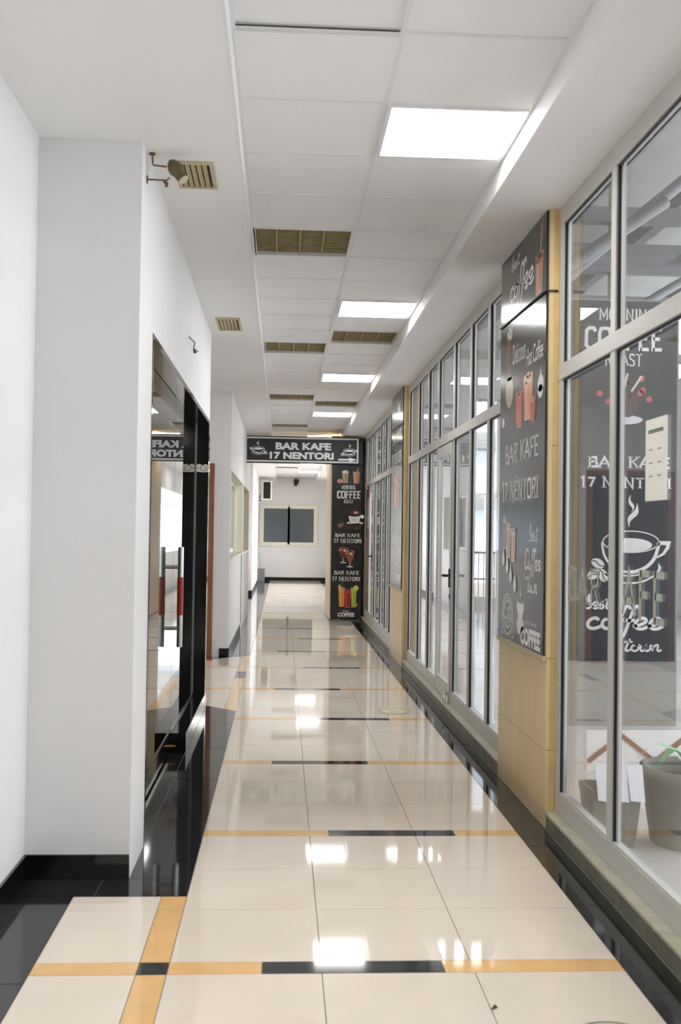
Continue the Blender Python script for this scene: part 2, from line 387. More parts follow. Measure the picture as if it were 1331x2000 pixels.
    def build(s, name, m, parent, O, U, V, N, step=2e-4, label=None):
        O, U, V, N = map(Vector, (O, U, V, N)); o0 = org(parent)
        cuts = sorted(set([0]+s.seg+[len(s.f)])); o = None
        for a, b in zip(cuts[:-1], cuts[1:]):
            idx = sorted({i for f in s.f[a:b] for i in f}); mp = {v: i for i, v in enumerate(idx)}
            c0 = sum((O+U*s.v[i][0]+V*s.v[i][1] for i in idx), Vector())/len(idx)
            me = bpy.data.meshes.new(name)
            me.from_pydata([tuple(O+U*s.v[i][0]+V*s.v[i][1]+N*(step*s.v[i][2])-c0) for i in idx], [], [tuple(mp[i] for i in f) for f in s.f[a:b]])
            ca = me.color_attributes.new('ink', 'FLOAT_COLOR', 'CORNER'); i = 0
            for p, c in zip(me.polygons, s.c[a:b]):
                l = lin(c)+(1,)
                for _ in range(p.loop_total): ca.data[i].color = l; i += 1
            o = link(name, me, m, parent, tuple(c0-o0))
            if label: o['label'] = label
        return o

# ================================================================ THE SETTING
XL, XLN, XR, XG = -0.614, -1.046, 1.319, 1.369     # left wall, near-left wall, pillar face, glazing face
ZS, ZC = 3.09, 3.196                               # soffit and tile ceiling
YS, YE, YB = 17.56, 32.65, -6.0

# ---- floor
floor = struct('floor', MB().box(-4.2, 7.6, YB, YE+.2, -.06, -.004), m_grout, 'polished floor of cream tiles with orange and black bands')
g = .0016
TX = [-.355, .1518, .658, 1.165]
y0, SY, BW = 3.537, 1.5744, .098
tile_mesh = {}
def tile(name, m, x0, x1, ya, yb, tilt=.0011, label=None):
    key = (m.name, round(x1-x0, 3), round(yb-ya, 3))
    if key not in tile_mesh:
        hx, hy = (x1-x0)/2-g, (yb-ya)/2-g
        mb = MB().box(-hx, hx, -hy, hy, -.012, 0)
        me = bpy.data.meshes.new(name); me.from_pydata(mb.v, [], mb.f); me.materials.append(m); tile_mesh[key] = me
    o = bpy.data.objects.new(name, tile_mesh[key]); C.objects.link(o); o.parent = floor
    o.location = Vector(((x0+x1)/2, (ya+yb)/2, 0))-org(floor)
    o.rotation_euler = (random.uniform(-tilt, tilt), random.uniform(-tilt, tilt), 0)
    if label: o['label'] = label
    return o
def poly_tile(name, m, pts):
    cx = sum(p[0] for p in pts)/len(pts); cy2 = sum(p[1] for p in pts)/len(pts)
    q = [(cx+(x-cx)*.995, cy2+(y-cy2)*.997) for x, y in pts]
    return MB().prism(q, -.012, 0).build(name, m, floor, pivot=(cx, cy2, 0))
def dash_range(k): return (-.045, .56) if k % 2 == 0 else (.245, .855)
def band(k, xl, xr, left_extra=False):
    yc = y0+k*SY; a, b = dash_range(k); ya, yb = yc-BW/2, yc+BW/2
    segs = [(xl, a, m_orange), (a, b, m_dash), (b, xr, m_orange)]
    for s0, s1, m in segs:
        if s1-s0 > .02: tile('dark_strip' if m is m_dash else 'orange_strip', m, s0, s1, ya, yb)
for k in range(-2, 9):
    ya = y0+k*SY+BW/2; th = (SY-BW)/3
    for r in range(3):
        for c in range(3): tile('floor_tile', m_cream, TX[c], TX[c+1], ya+r*th, ya+(r+1)*th)
    band(k, -.355, 1.165)
mb1, mb2, mb3 = MB(), MB(), MB()
for k in range(9, 19):
    yc = y0+k*SY; ya = yc+BW/2
    for r in range(3):
        for c in range(3): mb1.box(TX[c]+g, TX[c+1]-g, ya+r*th+g, min(YE, ya+(r+1)*th-g), -.012, 0)
    a, b = dash_range(k)
    for s0, s1, m in ((-.355, a, mb2), (a, b, mb3), (b, 1.165, mb2)): m.box(s0+g, s1-g, yc-BW/2+g, yc+BW/2-g, -.012, 0)
mb1.build('distant_floor_tiles', m_cream, floor, kind='stuff'); mb2.build('distant_orange_strips', m_orange, floor, kind='stuff')
mb3.build('distant_dark_strips', m_dash, floor, kind='stuff')
# left of the longitudinal orange band (near the camera)
yy = y0+BW/2
for k in range(-2, 1):
    yc = y0+k*SY
    tile('dark_strip', m_dash, -.455, -.355, yc-BW/2, yc+BW/2)
    tile('orange_strip', m_orange, -.80, -.455, yc-BW/2, yc+BW/2)
    for a_, b_ in ((yc+BW/2, min(4.23, yc+BW/2+th)), (yc+BW/2+th, yc+BW/2+2*th), (yc+BW/2+2*th, yc+SY-BW/2)):
        if b_ > 4.24: continue
        if a_ >= 4.22: continue
        tile('orange_strip', m_orange, -.455, -.355, a_, b_)
        tile('floor_tile', m_cream, -.80, -.455, a_, b_)
tile('floor_tile', m_cream, -.80, -.455, y0+BW/2+th, 4.23); tile('orange_strip', m_orange, -.455, -.355, y0+BW/2+th, 4.23)
# black borders
def black_run(x0, x1, ya, yb, step=.79):
    n = max(1, round((yb-ya)/step)); d = (yb-ya)/n
    for i in range(n): tile('border_tile', m_black, x0, x1, ya+i*d, ya+(i+1)*d)
black_run(XLN, -.80, -2.2, 4.23)
black_run(XLN, -.72, 4.23, 4.45, 1); black_run(-.72, -.355, 4.23, 4.45, 1)
black_run(XL, -.355, 4.45, 8.0)
poly_tile('border_tile', m_black, [(XL, 8.0), (-.355, 8.0), (-.355, 8.60), (XL, 8.87)])
black_run(-.95, XL, 4.9, 8.75, 1.0)
black_run(1.165, XR, -2.2, 17.5)
for a_, b_ in ((-.355, .1518), (.1518, .658), (.658, 1.165), (1.165, XR)): pass
# recess floor
poly_tile('floor_tile', m_cream, [(XL, 8.87), (-.455, 8.705), (-.455, 9.28), (XL, 9.28)])
poly_tile('orange_strip', m_orange, [(-.455, 8.705), (-.355, 8.60), (-.355, 9.78), (-.455, 9.78)])
tile('orange_strip', m_orange, -.455, -.355, 9.78, 10.55); tile('dark_strip', m_dash, -.455, -.355, 10.55, 11.05)
poly_tile('orange_strip', m_orange, [(-.455, 11.05), (-.355, 11.05), (-.355, 12.53), (-.455, 12.42)])
for ya_, yb_ in ((8.87, 9.28),): tile('floor_tile', m_cream, -1.4, XL, ya_, yb_)
for (ya_, yb_) in ((9.28, 9.785), (9.883, 10.37), (10.37, 10.86), (10.86, 11.36), (11.457, 11.95)):
    for xa, xb in ((-1.47, -.962), (-.962, -.455)): tile('floor_tile', m_cream, xa, xb, ya_, yb_)
for yc in (9.834, 11.409): tile('orange_strip', m_orange, -1.47, -.455, yc-BW/2, yc+BW/2)
poly_tile('floor_tile', m_cream, [(-.962, 11.95), (-.455, 11.95), (-.455, 12.42), (-.962, 11.98)])
poly_tile('border_tile', m_black, [(-1.47, 11.95), (-.962, 11.95), (XL, 12.28), (XL, 12.34), (-1.47, 12.34)])
poly_tile('border_tile', m_black, [(XL, 12.28), (-.355, 12.53), (-.355, 13.3), (XL, 13.3)])
black_run(-2.3, -1.47, 8.75, 12.34, 1.2)
black_run(XL, -.355, 13.3, 19.4, .8)
MB().box(-.80, -.357, 19.4, YE, -.012, -.001).box(1.167, 1.4, 17.5, YE, -.012, -.001).build('distant_border_tiles', m_black, floor, kind='stuff')
mbs = MB()
for i in range(12):
    for j in range(52):
        xa = 1.44+i*.5; ya_ = -3.5+j*.5
        if ya_ < 21.9: mbs.box(xa+g, min(7.5, xa+.5)-g, ya_+g, ya_+.5-g, -.012, 0)
mbs.build('shop_floor_tiles', m_shopfl, floor, kind='stuff')

# ---- ceiling
ceil = struct('ceiling', MB().box(-2.6, 1.5, YB, YE+.2, 3.36, 3.44), m_ceil, 'white suspended tile ceiling over the corridor between two lower soffits')
MB().box(-2.6, -.22, YB, YE, ZS, 3.36).build('soffit', m_ceil, ceil)
MB().box(1.0, 1.5, YB, YE, ZS, 3.36).build('soffit', m_ceil, ceil)
MB().box(-.22, -.205, YB, YE, ZS, ZC+.01).build('soffit_edge', m_grid, ceil)
TW = .6; YL0 = 4.232; CXS = (-.206, .394, .994)
lights = {(1, k) for k in range(-12, 48, 6) if k != 30}
trof = {(0, k) for k in (3, 9, 15, 21, 27, 33, 39)} | {(1, k) for k in (8, 16, 33)}
ct_mesh = None
for k in range(-17, 47):
    for c in (0, 1):
        if (c, k) in lights or (c, k) in trof: continue
        ya = YL0+k*TW
        if ct_mesh is None:
            q = MB().box(-.291, .291, -.291, .291, -.003, .012); ct_mesh = bpy.data.meshes.new('ceiling_tile'); ct_mesh.from_pydata(q.v, [], q.f); ct_mesh.materials.append(m_ctile)
        o = bpy.data.objects.new('ceiling_tile', ct_mesh); C.objects.link(o); o.parent = ceil
        sag = random.uniform(-.004, .003)
        o.location = Vector((CXS[c]+.3, ya+.3, ZC+.007+sag))-org(ceil)
        o.rotation_euler = (random.uniform(-.004, .004), random.uniform(-.003, .003), 0)
        if (c, k) == (0, -1):
            o.location.z -= .004; o.rotation_euler = (.012, .0, 0); o.location.y += .012
gb = MB()
for k in range(-17, 48): gb.box(-.206, .994, YL0+k*TW-.009, YL0+k*TW+.009, ZC-.001, ZC+.012)
cb = MB().box(.385, .403, YL0-17*TW, YL0+47*TW, ZC-.002, ZC+.012).box(-.206, -.19, YL0-17*TW, YL0+47*TW, ZC-.002, ZC+.012).box(.98, 1.0, YL0-17*TW, YL0+47*TW, ZC-.002, ZC+.012)
gb.build('cross_bars', m_grid, ceil, kind='stuff'); cb.build('main_bars', m_grid, ceil, kind='stuff')
box('gap_shade_strip', -.19, .38, 3.613, 3.619, ZC-.0035, ZC-.0005, m_dark, ceil)  # solid dark strip painted in for the shade of the tile gap

# ---- left walls
LW = [
 ('near left corridor wall, plain white plaster', MB().box(-1.35, XLN, YB, 4.45, 0, ZS)),
 ('white wall pier before the black shop portal', MB().box(-1.35, XL, 4.45, 4.9, 0, ZS)),
 ('white wall above the black shop portal', MB().box(-.98, XL, 4.9, 8.75, 2.36, ZS)),
 ('white side wall of the door recess', MB().box(-2.3, -.98, 8.6, 8.75, 0, ZS)),
 ('white back wall of the door recess', MB().box(-2.45, -2.3, 8.6, 12.34, 0, ZS)),
 ('white wall facing the camera with the brown door', MB().box(-.76, XL, 12.34, 12.46, 0, ZS).box(-2.45, -1.86, 12.34, 12.46, 0, ZS).box(-1.86, -.76, 12.34, 12.46, 2.27, ZS)),
 ('white left wall with the two cream windows', MB().box(-.78, XL, 12.46, 19.4, 0, 1.13).box(-.78, XL, 12.46, 19.4, 2.2, ZS).box(-.78, XL, 16.2, 16.5, 1.13, 2.2).box(-.78, XL, 19.1, 19.4, 1.13, 2.2)),
 ('far left wall set back behind the sign', MB().box(-1.0, -.80, 19.4, 24.8, 0, 1.13).box(-1.0, -.80, 19.4, 24.8, 2.3, ZS).box(-1.0, -.80, 19.4, 20.6, 1.13, 2.3).box(-1.0, -.80, 23.2, 24.8, 1.13, 2.3)),
 ('far left pier wall beyond the sign', MB().box(-1.0, -.71, 24.8, 30.6, 0, ZS)),
 ('last stretch of the far left wall behind the air conditioner', MB().box(-1.0, -.80, 30.6, YE, 0, ZS)),
]
for lb, q in LW: struct('wall_left', q, m_wall, lb)
struct('wall_back', MB().box(-1.2, 1.6, YE, YE+.15, 0, ZS+.3), m_wall, 'white far end wall with the sliding window')
struct('wall_front', MB().box(-1.35, 1.6, YB-.1, YB, 0, ZS+.3), m_wall, 'unseen white wall added behind the viewpoint to cut rear daylight')  # added out of view to stop daylight entering from the rear
struct('wall_right', MB().box(1.4, 1.5, YB, -1.2, 0, ZS)
       .box(1.4, 1.5, 17.6, 20.5, 0, ZS).box(1.4, 1.5, 20.5, 31, 0, .95).box(1.4, 1.5, 20.5, 31, 2.5, ZS).box(1.4, 1.5, 31, YE, 0, ZS), m_wall, 'far right corridor wall hidden behind the poster column')
# skirtings
sk = [
 ('near left wall', MB().box(XLN, XLN+.012, -3, 4.45, 0, .1)),
 ('face of the white wall pier', MB().box(XLN+.012, XL, 4.438, 4.45, 0, .1)),
 ('wall corner past the brown door', MB().box(-.715, XL+.012, 12.328, 12.34, 0, .1).box(XL, XL+.012, 12.34, 15.6, 0, .1)),
 ('far left pier', MB().box(-.80, -.70, 24.788, 24.8, 0, .1).box(-.71, -.698, 24.8, 30.6, 0, .1)),
 ('far end wall', MB().box(-.80, 1.4, YE-.012, YE, 0, .1)),
]
for i, (lb, q) in enumerate(sk): struct('baseboard_back' if i == 4 else 'baseboard_left', q, m_skirt, 'black stone skirting along the '+lb)

# ---- shop beyond the right glazing
SH = 6.2
struct('wall_shop', MB().box(1.42, 7.6, -4.1, -4.0, 0, SH).box(1.42, 3.95, 22, 22.1, 0, SH).box(4.5, 7.6, 22, 22.1, 0, SH).box(3.95, 4.5, 22, 22.1, 0, .18).box(3.95, 4.5, 22, 22.1, 4.3, SH)
       .box(7.5, 7.6, -4, 22, 0, .8).box(7.5, 7.6, -4, 22, 4.0, 4.5).box(7.5, 7.6, -4, 22, 5.8, SH).box(7.5, 7.6, -4, 6, 4.5, 5.8).box(7.5, 7.6, 15, 22, .8, 4.0).box(1.42, 1.5, -4, 22, ZS, SH), m_wall, 'white walls of the shop room behind the right glazing')
struct('ceiling', MB().box(1.42, 7.6, -4, 22.1, SH, SH+.1), m_concrete, 'grey concrete ceiling of the shop room')
shopbeams = thing('steel_roof_truss', 'grey steel beams under the shop ceiling, seen through the upper panes', 'roof truss', (4.5, 8, 4.0))
for y, z in ((9.5, 4.34), (9.5, 3.88), (13, 4.34), (13, 5.0), (17, 4.34), (5.5, 5.2)): box('beam', 1.5, 7.5, y-.06, y+.06, z, z+.14, m_beam, shopbeams)
for x in (2.42, 3.02, 4.4, 6.0): box('post', x-.05, x+.05, 9.44, 9.56, 3.3, SH, m_beam, shopbeams)
for x in (2.9, 4.6, 6.2): box('girder', x-.07, x+.07, -4, 22, 5.3, 5.5, m_beam, shopbeams)
for x0_, x1_, z0_, z1_, y_ in ((2.3, 4.2, 3.6, 5.2, 8.9), (1.6, 3.2, 3.2, 4.3, 8.7), (3.2, 6.0, 3.6, 5.3, 12.5)): MB().tube([(x0_, y_, z0_), (x1_, y_, z1_)], .055, 8).build('brace', m_beam, shopbeams)
facade = thing('window_7', 'tall white framed windows along the outer side of the shop', 'window', (7.5, 9, .8), kind='structure')
for i in range(10): box('window_mullion', 7.5, 7.58, -4+i*2-.04, -4+i*2+.04, .8, 4.0, m_alu, facade)
box('window_transom', 7.5, 7.58, -4, 15, 2.3, 2.38, m_alu, facade)

# ---- pillars on the right
def pillar(ya, yb, label):
    t = thing('stone_pillar', label, 'pillar', (1.5, (ya+yb)/2, 0))
    box('core', XR+.02, 1.43, ya+.02, yb-.02, 0, ZS, m_stone2, t)
    q = .0012
    for za, zb, in ((0, .385), (.385, .84)): box('stone_panel', XR, XR+.02, ya, yb, za+q, zb-q, m_stone, t, .0015)
    box('stone_panel', XR, XR+.02, ya, yb, .84+q, ZS, m_stone, t)
    for za, zb in ((0, .385), (.385, .84), (.84, 1.9), (1.9, ZS)): box('stone_panel', XR+.0201, 1.368, ya, ya+.02, za+q, zb-q, m_stone2, t, .0015)
    return t
pillar(5.19, 6.33, 'nearest beige stone pillar between the right glazing bays')
pillar(11.5, 12.75, 'farther beige stone pillar between the right glazing bays')

# ---- kerbs
def kerb(ya, yb, label):
    t = thing('stone_kerb', label, 'kerb', (1.4, (ya+yb)/2, 0))
    n = max(1, round((yb-ya)/1.5)); d = (yb-ya)/n
    for i in range(n):
        box('kerb_stone', XR+.006, 1.47, ya+i*d+.001, ya+(i+1)*d-.001, 0, .07, m_kerb, t)
        box('kerb_highlight_cap', XR, 1.47, ya+i*d+.001, ya+(i+1)*d-.001, .0702, .086, m_kerbtop, t, .003)
kerb(-1.2, 5.188, 'worn grey stone kerb under the nearest glazing bay')
kerb(6.332, 11.498, 'worn grey stone kerb under the middle glazing bay with the door')
kerb(12.752, 17.5, 'worn grey stone kerb under the farthest glazing bay')

# ---- glazing bays
ZB, ZT0, ZT1, ZTOP = .086, 2.225, 2.30, 3.09
def mullion(t, y, z0, z1, w=.062):
    box('mullion', XG, XG+.035, y, y+w, z0, z1, m_alu, t, .002)
    box('gasket', XG+.009, XG+.02, y-.009, y, z0, z1, m_gasket, t)
    box('glazing_bead', XG+.0202, XG+.033, y-.034, y-.0005, z0, z1, m_alu, t)
def bay(n, label, ya, yb, ys, door=None):
    t = thing('window_%d' % n, label, 'window', (XG, (ya+yb)/2, 0), kind='structure')
    segs = [(ya, yb)] if not door else [(ya, door[0]), (door[1], yb)]
    for a, b in segs:
        box('bottom_rail', XG, XG+.045, a, b, ZB, .185, m_alu, t, .002)
        box('rail_lip', XG+.006, XG+.04, a, b, .1852, .196, m_alu, t)
    box('transom', XG-.004, XG+.04, ya, yb, ZT0, ZT1, m_alu, t, .002)
    box('top_rail', XG, XG+.04, ya, yb, 3.0, ZTOP, m_alu, t, .002)
    box('top_gasket', XG+.009, XG+.016, ya, yb, 2.99, 2.9998, m_gasket, t); box('transom_gasket', XG+.009, XG+.016, ya, yb, 2.215, 2.2248, m_gasket, t)
    ally = [ya]+ys+[yb-.06]
    for i, y in enumerate(ally):
        if door and abs(y-door[0]) < .02 or door and abs(y-door[1]) < .02:
            mullion(t, y, ZT1, 3.0); mullion(t, y, ZB, ZT0, .05)
        else:
            mullion(t, y, .185, ZT0); mullion(t, y, ZT1, 3.0)
    for a, b in zip(ally[:-1], ally[1:]):
        if not (door and abs(a-door[0]) < .02):
            box('lower_pane', XG+.026, XG+.032, a+.062, b-.009, .186, 2.224, m_glass, t)
        box('upper_pane', XG+.026, XG+.032, a+.062, b-.009, 2.301, 2.999, m_glass, t)
    return t
bay(1, 'nearest aluminium glazing bay, tallest in view, with paper notice', -1.2, 5.188, [.6, 2.0, 3.15, 4.30])
bay(2, 'middle aluminium glazing bay between the two stone pillars', 6.332, 11.498, [6.98, 7.66, 8.42, 9.28, 9.92, 10.65], door=(8.42, 9.28))
bay(3, 'farthest aluminium glazing bay next to the hanging sign', 12.752, 17.5, [13.5, 14.12, 14.83, 15.8, 16.6], door=(15.8, 16.6))
def glass_door(n, ya, yb, label, hz=1.10):
    t = thing('door_%d' % n, label, 'door', (XG, (ya+yb)/2, ZB), kind='structure')
    a, b = ya+.055, yb-.012
    fr = MB().box(XG-.006, XG+.034, a, a+.075, ZB+.01, 2.21).box(XG-.006, XG+.034, b-.075, b, ZB+.01, 2.21).box(XG-.006, XG+.034, a+.075, b-.075, ZB+.01, .24).box(XG-.006, XG+.034, a+.075, b-.075, 2.12, 2.21)
    fr.build('leaf_frame', m_alu, t)
    box('pane', XG+.012, XG+.018, a+.075, b-.075, .24, 2.12, m_glass, t)
    box('edge_gap', XG, XG+.02, a-.006, a-.0005, ZB+.01, 2.21, m_gasket, t)
    h = MB().box(XG-.016, XG-.006, a+.02, a+.055, hz-.075, hz+.075)
    h.tube([(XG-.006, a+.04, hz+.02), (XG-.055, a+.04, hz+.02)], .011, 10).tube([(XG-.052, a+.035, hz+.02), (XG-.054, a+.09, hz+.02), (XG-.05, a+.15, hz+.018)], [.012, .012, .010], 10)
    h.build('handle', m_blackp, t, .0)
    box('keyhole_plate', XG-.012, XG-.0062, a+.028, a+.048, hz-.17, hz-.13, m_blackp, t)
    return t
glass_door(1, 8.42, 9.28, 'aluminium glass door with black lever handle in the middle bay')
glass_door(2, 15.8, 16.6, 'aluminium glass door with black lever handle in the farthest bay')
# printed film on the farthest panes
f = thing('printed_window_film', 'brown grainy printed film on the farthest glazing pane beside the poster column', 'window film', (XG+.02, 17.0, .2))
box('film_sheet', XG+.0235, XG+.0255, 16.67, 17.43, .2, 2.2, m_film, f)
a = Art(); a.poly([(0, 1.35), (.76, 1.35), (.76, 2.0), (0, 2.0)], (214, 206, 196), 1); a.poly([(0, 1.2), (.2, 1.2), (.2, 2.0), (0, 2.0)], (150, 84, 56), 2)
a.poly([(0, 1.85), (.76, 1.85), (.76, 2.0), (0, 2.0)], (158, 96, 74), 2)
a.build('coloured_panels', m_inkm, f, (XG+.0235, 17.43, .2), (0, -1, 0), (0, 0, 1), (-1, 0, 0))
a = Art()
for i in range(11): a.poly([(.004, .04*i), (.036, .04*i), (.036, .04*i+.032), (.004, .04*i+.032)], (196, 60, 60), 1)
t = thing('red_door_sticker', 'narrow red vertical sticker on the edge of the middle glass door', 'sticker', (XG-.006, 9.22, .84))
a.build('print', m_inkm, t, (XG-.0065, 9.245, .84), (0, -1, 0), (0, 0, 1), (-1, 0, 0))
q = MB()
for i in range(7):
    th_ = i*.9; r_ = .05
    q.tube([(1.345+.012*math.cos(th_), 8.55+r_*math.sin(th_)*.6, .10), (1.338+.014*math.sin(th_*2), 8.55+r_*math.sin(th_+.7), .14+.012*(i % 3)), (1.35, 8.55+r_*math.sin(th_+1.5)*1.1, .088)], [.006, .012, .005], 6)
o = q.build('plastic_ribbon', m_paper); props(o, 'crumpled white plastic ribbon on the kerb at the middle glass door', 'ribbon')

# ================================================================ black portal shop front on the left
po = thing('granite_portal', 'polished black granite portal framing the left glass shop front', 'door frame', (-.75, 6.8, 0))
box('lintel', -.98, XL+.003, 4.9, 8.65, 2.33, 2.36, m_granite, po); box('jamb', -.98, XL+.003, 8.62, 8.752, 0, 2.33, m_granite, po)
box('jamb', -.98, XL+.003, 4.9, 4.925, 0, 2.33, m_granite, po)
box('sill', -.86, XL+.002, 6.98, 8.62, 0.001, .125, m_granite, po, .002)
box('glazing_channel', -.73, -.708, 6.98, 8.618, .1252, .14, m_steel, po)
box('jamb_channel', -.732, -.706, 8.600, 8.6185, .141, 2.329, m_beam, po)
box('threshold_profile', -.70, -.684, 4.93, 6.6, .001, .012, m_steel, po)
fx = thing('fixed_glass_panel', 'fixed glass panel of the left shop front beside the black jamb', 'glass panel', (-.72, 7.8, .14))
box('pane', -.724, -.714, 6.985, 8.599, .141, 2.328, m_glass_l, fx)
dl = thing('door_3', 'left frameless glass shop door with steel pull bars and red grips', 'door', (-.72, 5.95, 0), kind='structure')
box('pane', -.724, -.714, 4.94, 6.975, .15, 2.325, m_glass_l, dl)
box('bottom_rail', -.732, -.706, 4.94, 6.975, .03, .15, m_granite, dl, .002)
MB().tube([(-.76, 6.9, .055), (-.70, 6.9, .055)], .011, 12).tube([(-.70, 6.9, .055), (-.67, 6.9, .055)], .008, 12).build('lock_cylinder', m_brass, dl)
for nm, xx in (('outer', -.655), ('inner', -.783)):
    MB().tube([(xx, 6.88, .70), (xx, 6.88, 1.345)], .019, 16).build('pull_bar', m_steel, dl)
    MB().tube([(xx, 6.88, .905), (xx, 6.88, 1.15)], .0205, 16).build('grip', m_red, dl).__setitem__('label', 'red leather grip')
    for z in (.82, 1.215): MB().tube([(-.7245 if xx < -.72 else -.7135, 6.88, z), (xx, 6.88, z)], .012, 12).build('standoff', m_steel, dl)
box('small_grey_box', -.745, -.7245, 6.55, 6.68, 1.53, 1.66, m_grey, dl, .004)  # plain grey box just behind the door glass
st = thing('ornament_sticker', 'pale scroll ornament sticker on the black granite jamb', 'sticker', (-.66, 8.618, 1.95))
a = Art()
a.poly(catmull([(0, .0), (.098, .0), (.1, .05), (.075, .062), (.05, .055), (.03, .064), (.004, .05), (0, 0)]), (206, 204, 188), 1)
a.ribbon(catmull([(.04, .05), (.035, .03), (.05, .012), (.08, .012), (.09, .03), (.075, .04)]), .004, (60, 60, 50), 2)
a.ribbon(catmull([(.045, .05), (.06, .055), (.07, .045)]), .004, (60, 60, 50), 2); a.ribbon([(.005, .03), (.04, .03)], .004, (80, 80, 70), 2)
a.build('print', m_inkm, st, (-.712, 8.6195, 1.935), (1, 0, 0), (0, 0, 1), (0, -1, 0))
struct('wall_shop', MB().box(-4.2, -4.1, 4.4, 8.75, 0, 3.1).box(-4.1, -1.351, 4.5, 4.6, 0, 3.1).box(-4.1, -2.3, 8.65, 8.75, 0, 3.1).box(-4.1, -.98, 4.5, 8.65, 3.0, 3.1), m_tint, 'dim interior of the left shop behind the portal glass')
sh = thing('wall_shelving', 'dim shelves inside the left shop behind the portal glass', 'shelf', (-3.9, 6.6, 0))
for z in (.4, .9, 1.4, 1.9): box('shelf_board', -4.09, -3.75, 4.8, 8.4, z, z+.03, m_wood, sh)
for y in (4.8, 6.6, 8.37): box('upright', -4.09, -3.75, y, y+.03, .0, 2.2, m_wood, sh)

# brown door in the recess
bd = thing('door_4', 'dark door in a brown wooden frame in the recess past the portal', 'door', (-1.3, 12.36, 0), kind='structure')
box('door_jamb', -.865, -.80, 12.30, 12.46, 0, 2.25, m_wood, bd, .003); box('door_jamb', -1.86, -1.80, 12.30, 12.46, 0, 2.25, m_wood, bd, .003)
box('door_stop', -.885, -.866, 12.33, 12.46, 0, 2.19, m_wood, bd)
box('door_head', -1.80, -.865, 12.30, 12.46, 2.19, 2.25, m_wood, bd, .003)
box('jamb_fill', -.80, -.76, 12.34, 12.46, 0, 2.27, m_wall, bd); box('head_fill', -1.86, -.80, 12.34, 12.46, 2.25, 2.27, m_wall, bd)
box('leaf', -1.80, -.886, 12.36, 12.41, .01, 2.188, m_doorleaf, bd); box('handle', -1.73, -1.70, 12.30, 12.36, 1.0, 1.12, m_steel, bd)
o = box('door_mat', -1.45, -.77, 11.97, 12.03, .0005, .012, m_redmat); props(o, 'red strip of door mat at the brown door threshold', 'mat')

# windows in the left wall
def left_window(n, ya, yb, z0, z1, xw, xf, label):
    t = thing('window_%d' % n, label, 'window', (xw, (ya+yb)/2, z0), kind='structure')
    box('window_sill', xw-.01, xf+.03, ya, yb, z0, z0+.025, m_alu_w, t, .003)
    box('reveal', xw, xf-.001, yb-.012, yb-.001, z0+.026, z1-.013, m_alu_w, t); box('reveal', xw, xf-.001, ya+.001, yb-.001, z1-.012, z1-.001, m_alu_w, t)
    for a, b in ((ya+.01, (ya+yb)/2+.03), ((ya+yb)/2-.03, yb-.013)):
        q = MB().box(xw-.03, xw, a, a+.06, z0+.03, z1-.014).box(xw-.03, xw, b-.06, b, z0+.03, z1-.014).box(xw-.03, xw, a+.06, b-.06, z0+.03, z0+.09).box(xw-.03, xw, a+.06, b-.06, z1-.07, z1-.014)
        sx_ = q.build('sash', m_alu_w, t)
        box('pane', xw-.018, xw-.012, a+.06, b-.06, z0+.09, z1-.07, m_glass_w, sx_)
    return t
left_window(4, 12.47, 16.2, 1.13, 2.2, -.735, XL, 'nearer cream sliding window in the left wall past the brown door')
left_window(5, 16.5, 19.1, 1.13, 2.2, -.735, XL, 'farther cream sliding window in the left wall, partly behind the sign edge')
left_window(6, 20.6, 23.2, 1.13, 2.3, -.92, -.80, 'cream window in the far left wall beyond the sign')
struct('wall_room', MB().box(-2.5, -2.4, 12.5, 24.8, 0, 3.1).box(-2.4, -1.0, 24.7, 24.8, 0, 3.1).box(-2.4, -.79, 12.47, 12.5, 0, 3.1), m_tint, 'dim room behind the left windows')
# far window
t = thing('window_8', 'cream framed two-pane sliding window in the far end wall', 'window', (.2, YE, 1.08), kind='structure')
q = MB().box(-.71, 1.09, YE-.04, YE, 1.06, 1.12).box(-.71, 1.09, YE-.04, YE, 2.28, 2.34).box(-.71, -.64, YE-.04, YE, 1.12, 2.28).box(1.02, 1.09, YE-.04, YE, 1.12, 2.28)
q.build('window_frame', m_alu_w, t)
for a_, b_ in ((-.64, .22), (.16, 1.02)):
    s_ = MB().box(a_, a_+.06, YE-.055, YE-.041, 1.12, 2.28).box(b_-.06, b_, YE-.055, YE-.041, 1.12, 2.28).box(a_+.06, b_-.06, YE-.055, YE-.041, 1.12, 1.18).box(a_+.06, b_-.06, YE-.055, YE-.041, 2.22, 2.28).build('sash', m_alu_w, t)
    box('pane', a_+.06, b_-.06, YE-.049, YE-.044, 1.18, 2.22, mat('grey_window_pane', (92, 98, 102), 0.12, spec=.5, noise=.12, nscale=1.5) if a_ < 0 else MATS['grey_window_pane'], s_)
# far things
ac = thing('air_conditioner', 'white box air conditioner with black louvre high on the far left wall', 'air conditioner', (-.45, 30.9, 2.42))
box('housing', -.63, -.33, 30.75, 31.5, 2.42, 2.98, m_alu_w, ac, .01); box('louvre', -.57, -.37, 30.735, 30.749, 2.46, 2.94, m_dark, ac)
for i in range(9): box('louvre_blade', -.57, -.37, 30.722, 30.734, 2.47+i*.052, 2.485+i*.052, m_blackp, ac)
box('bracket', -.80, -.63, 31.0, 31.04, 2.40, 2.44, m_grey, ac); box('bracket', -.80, -.63, 31.3, 31.34, 2.40, 2.44, m_grey, ac)
for i in range(3): MB().tube([(-.79, 30.9+.05*i, 2.75-.1*i), (-.72, 30.85, 2.5-.02*i), (-.64, 30.9, 2.48+.06*i)], .008, 6).build('cable', m_blackp, ac)
cm = thing('security_camera', 'small black dome security camera on the far wall', 'camera', (.42, YE-.1, 3.0))
MB().tube([(.42, YE, 3.1), (.42, YE-.12, 3.08)], .03, 10).build('arm', m_blackp, cm)
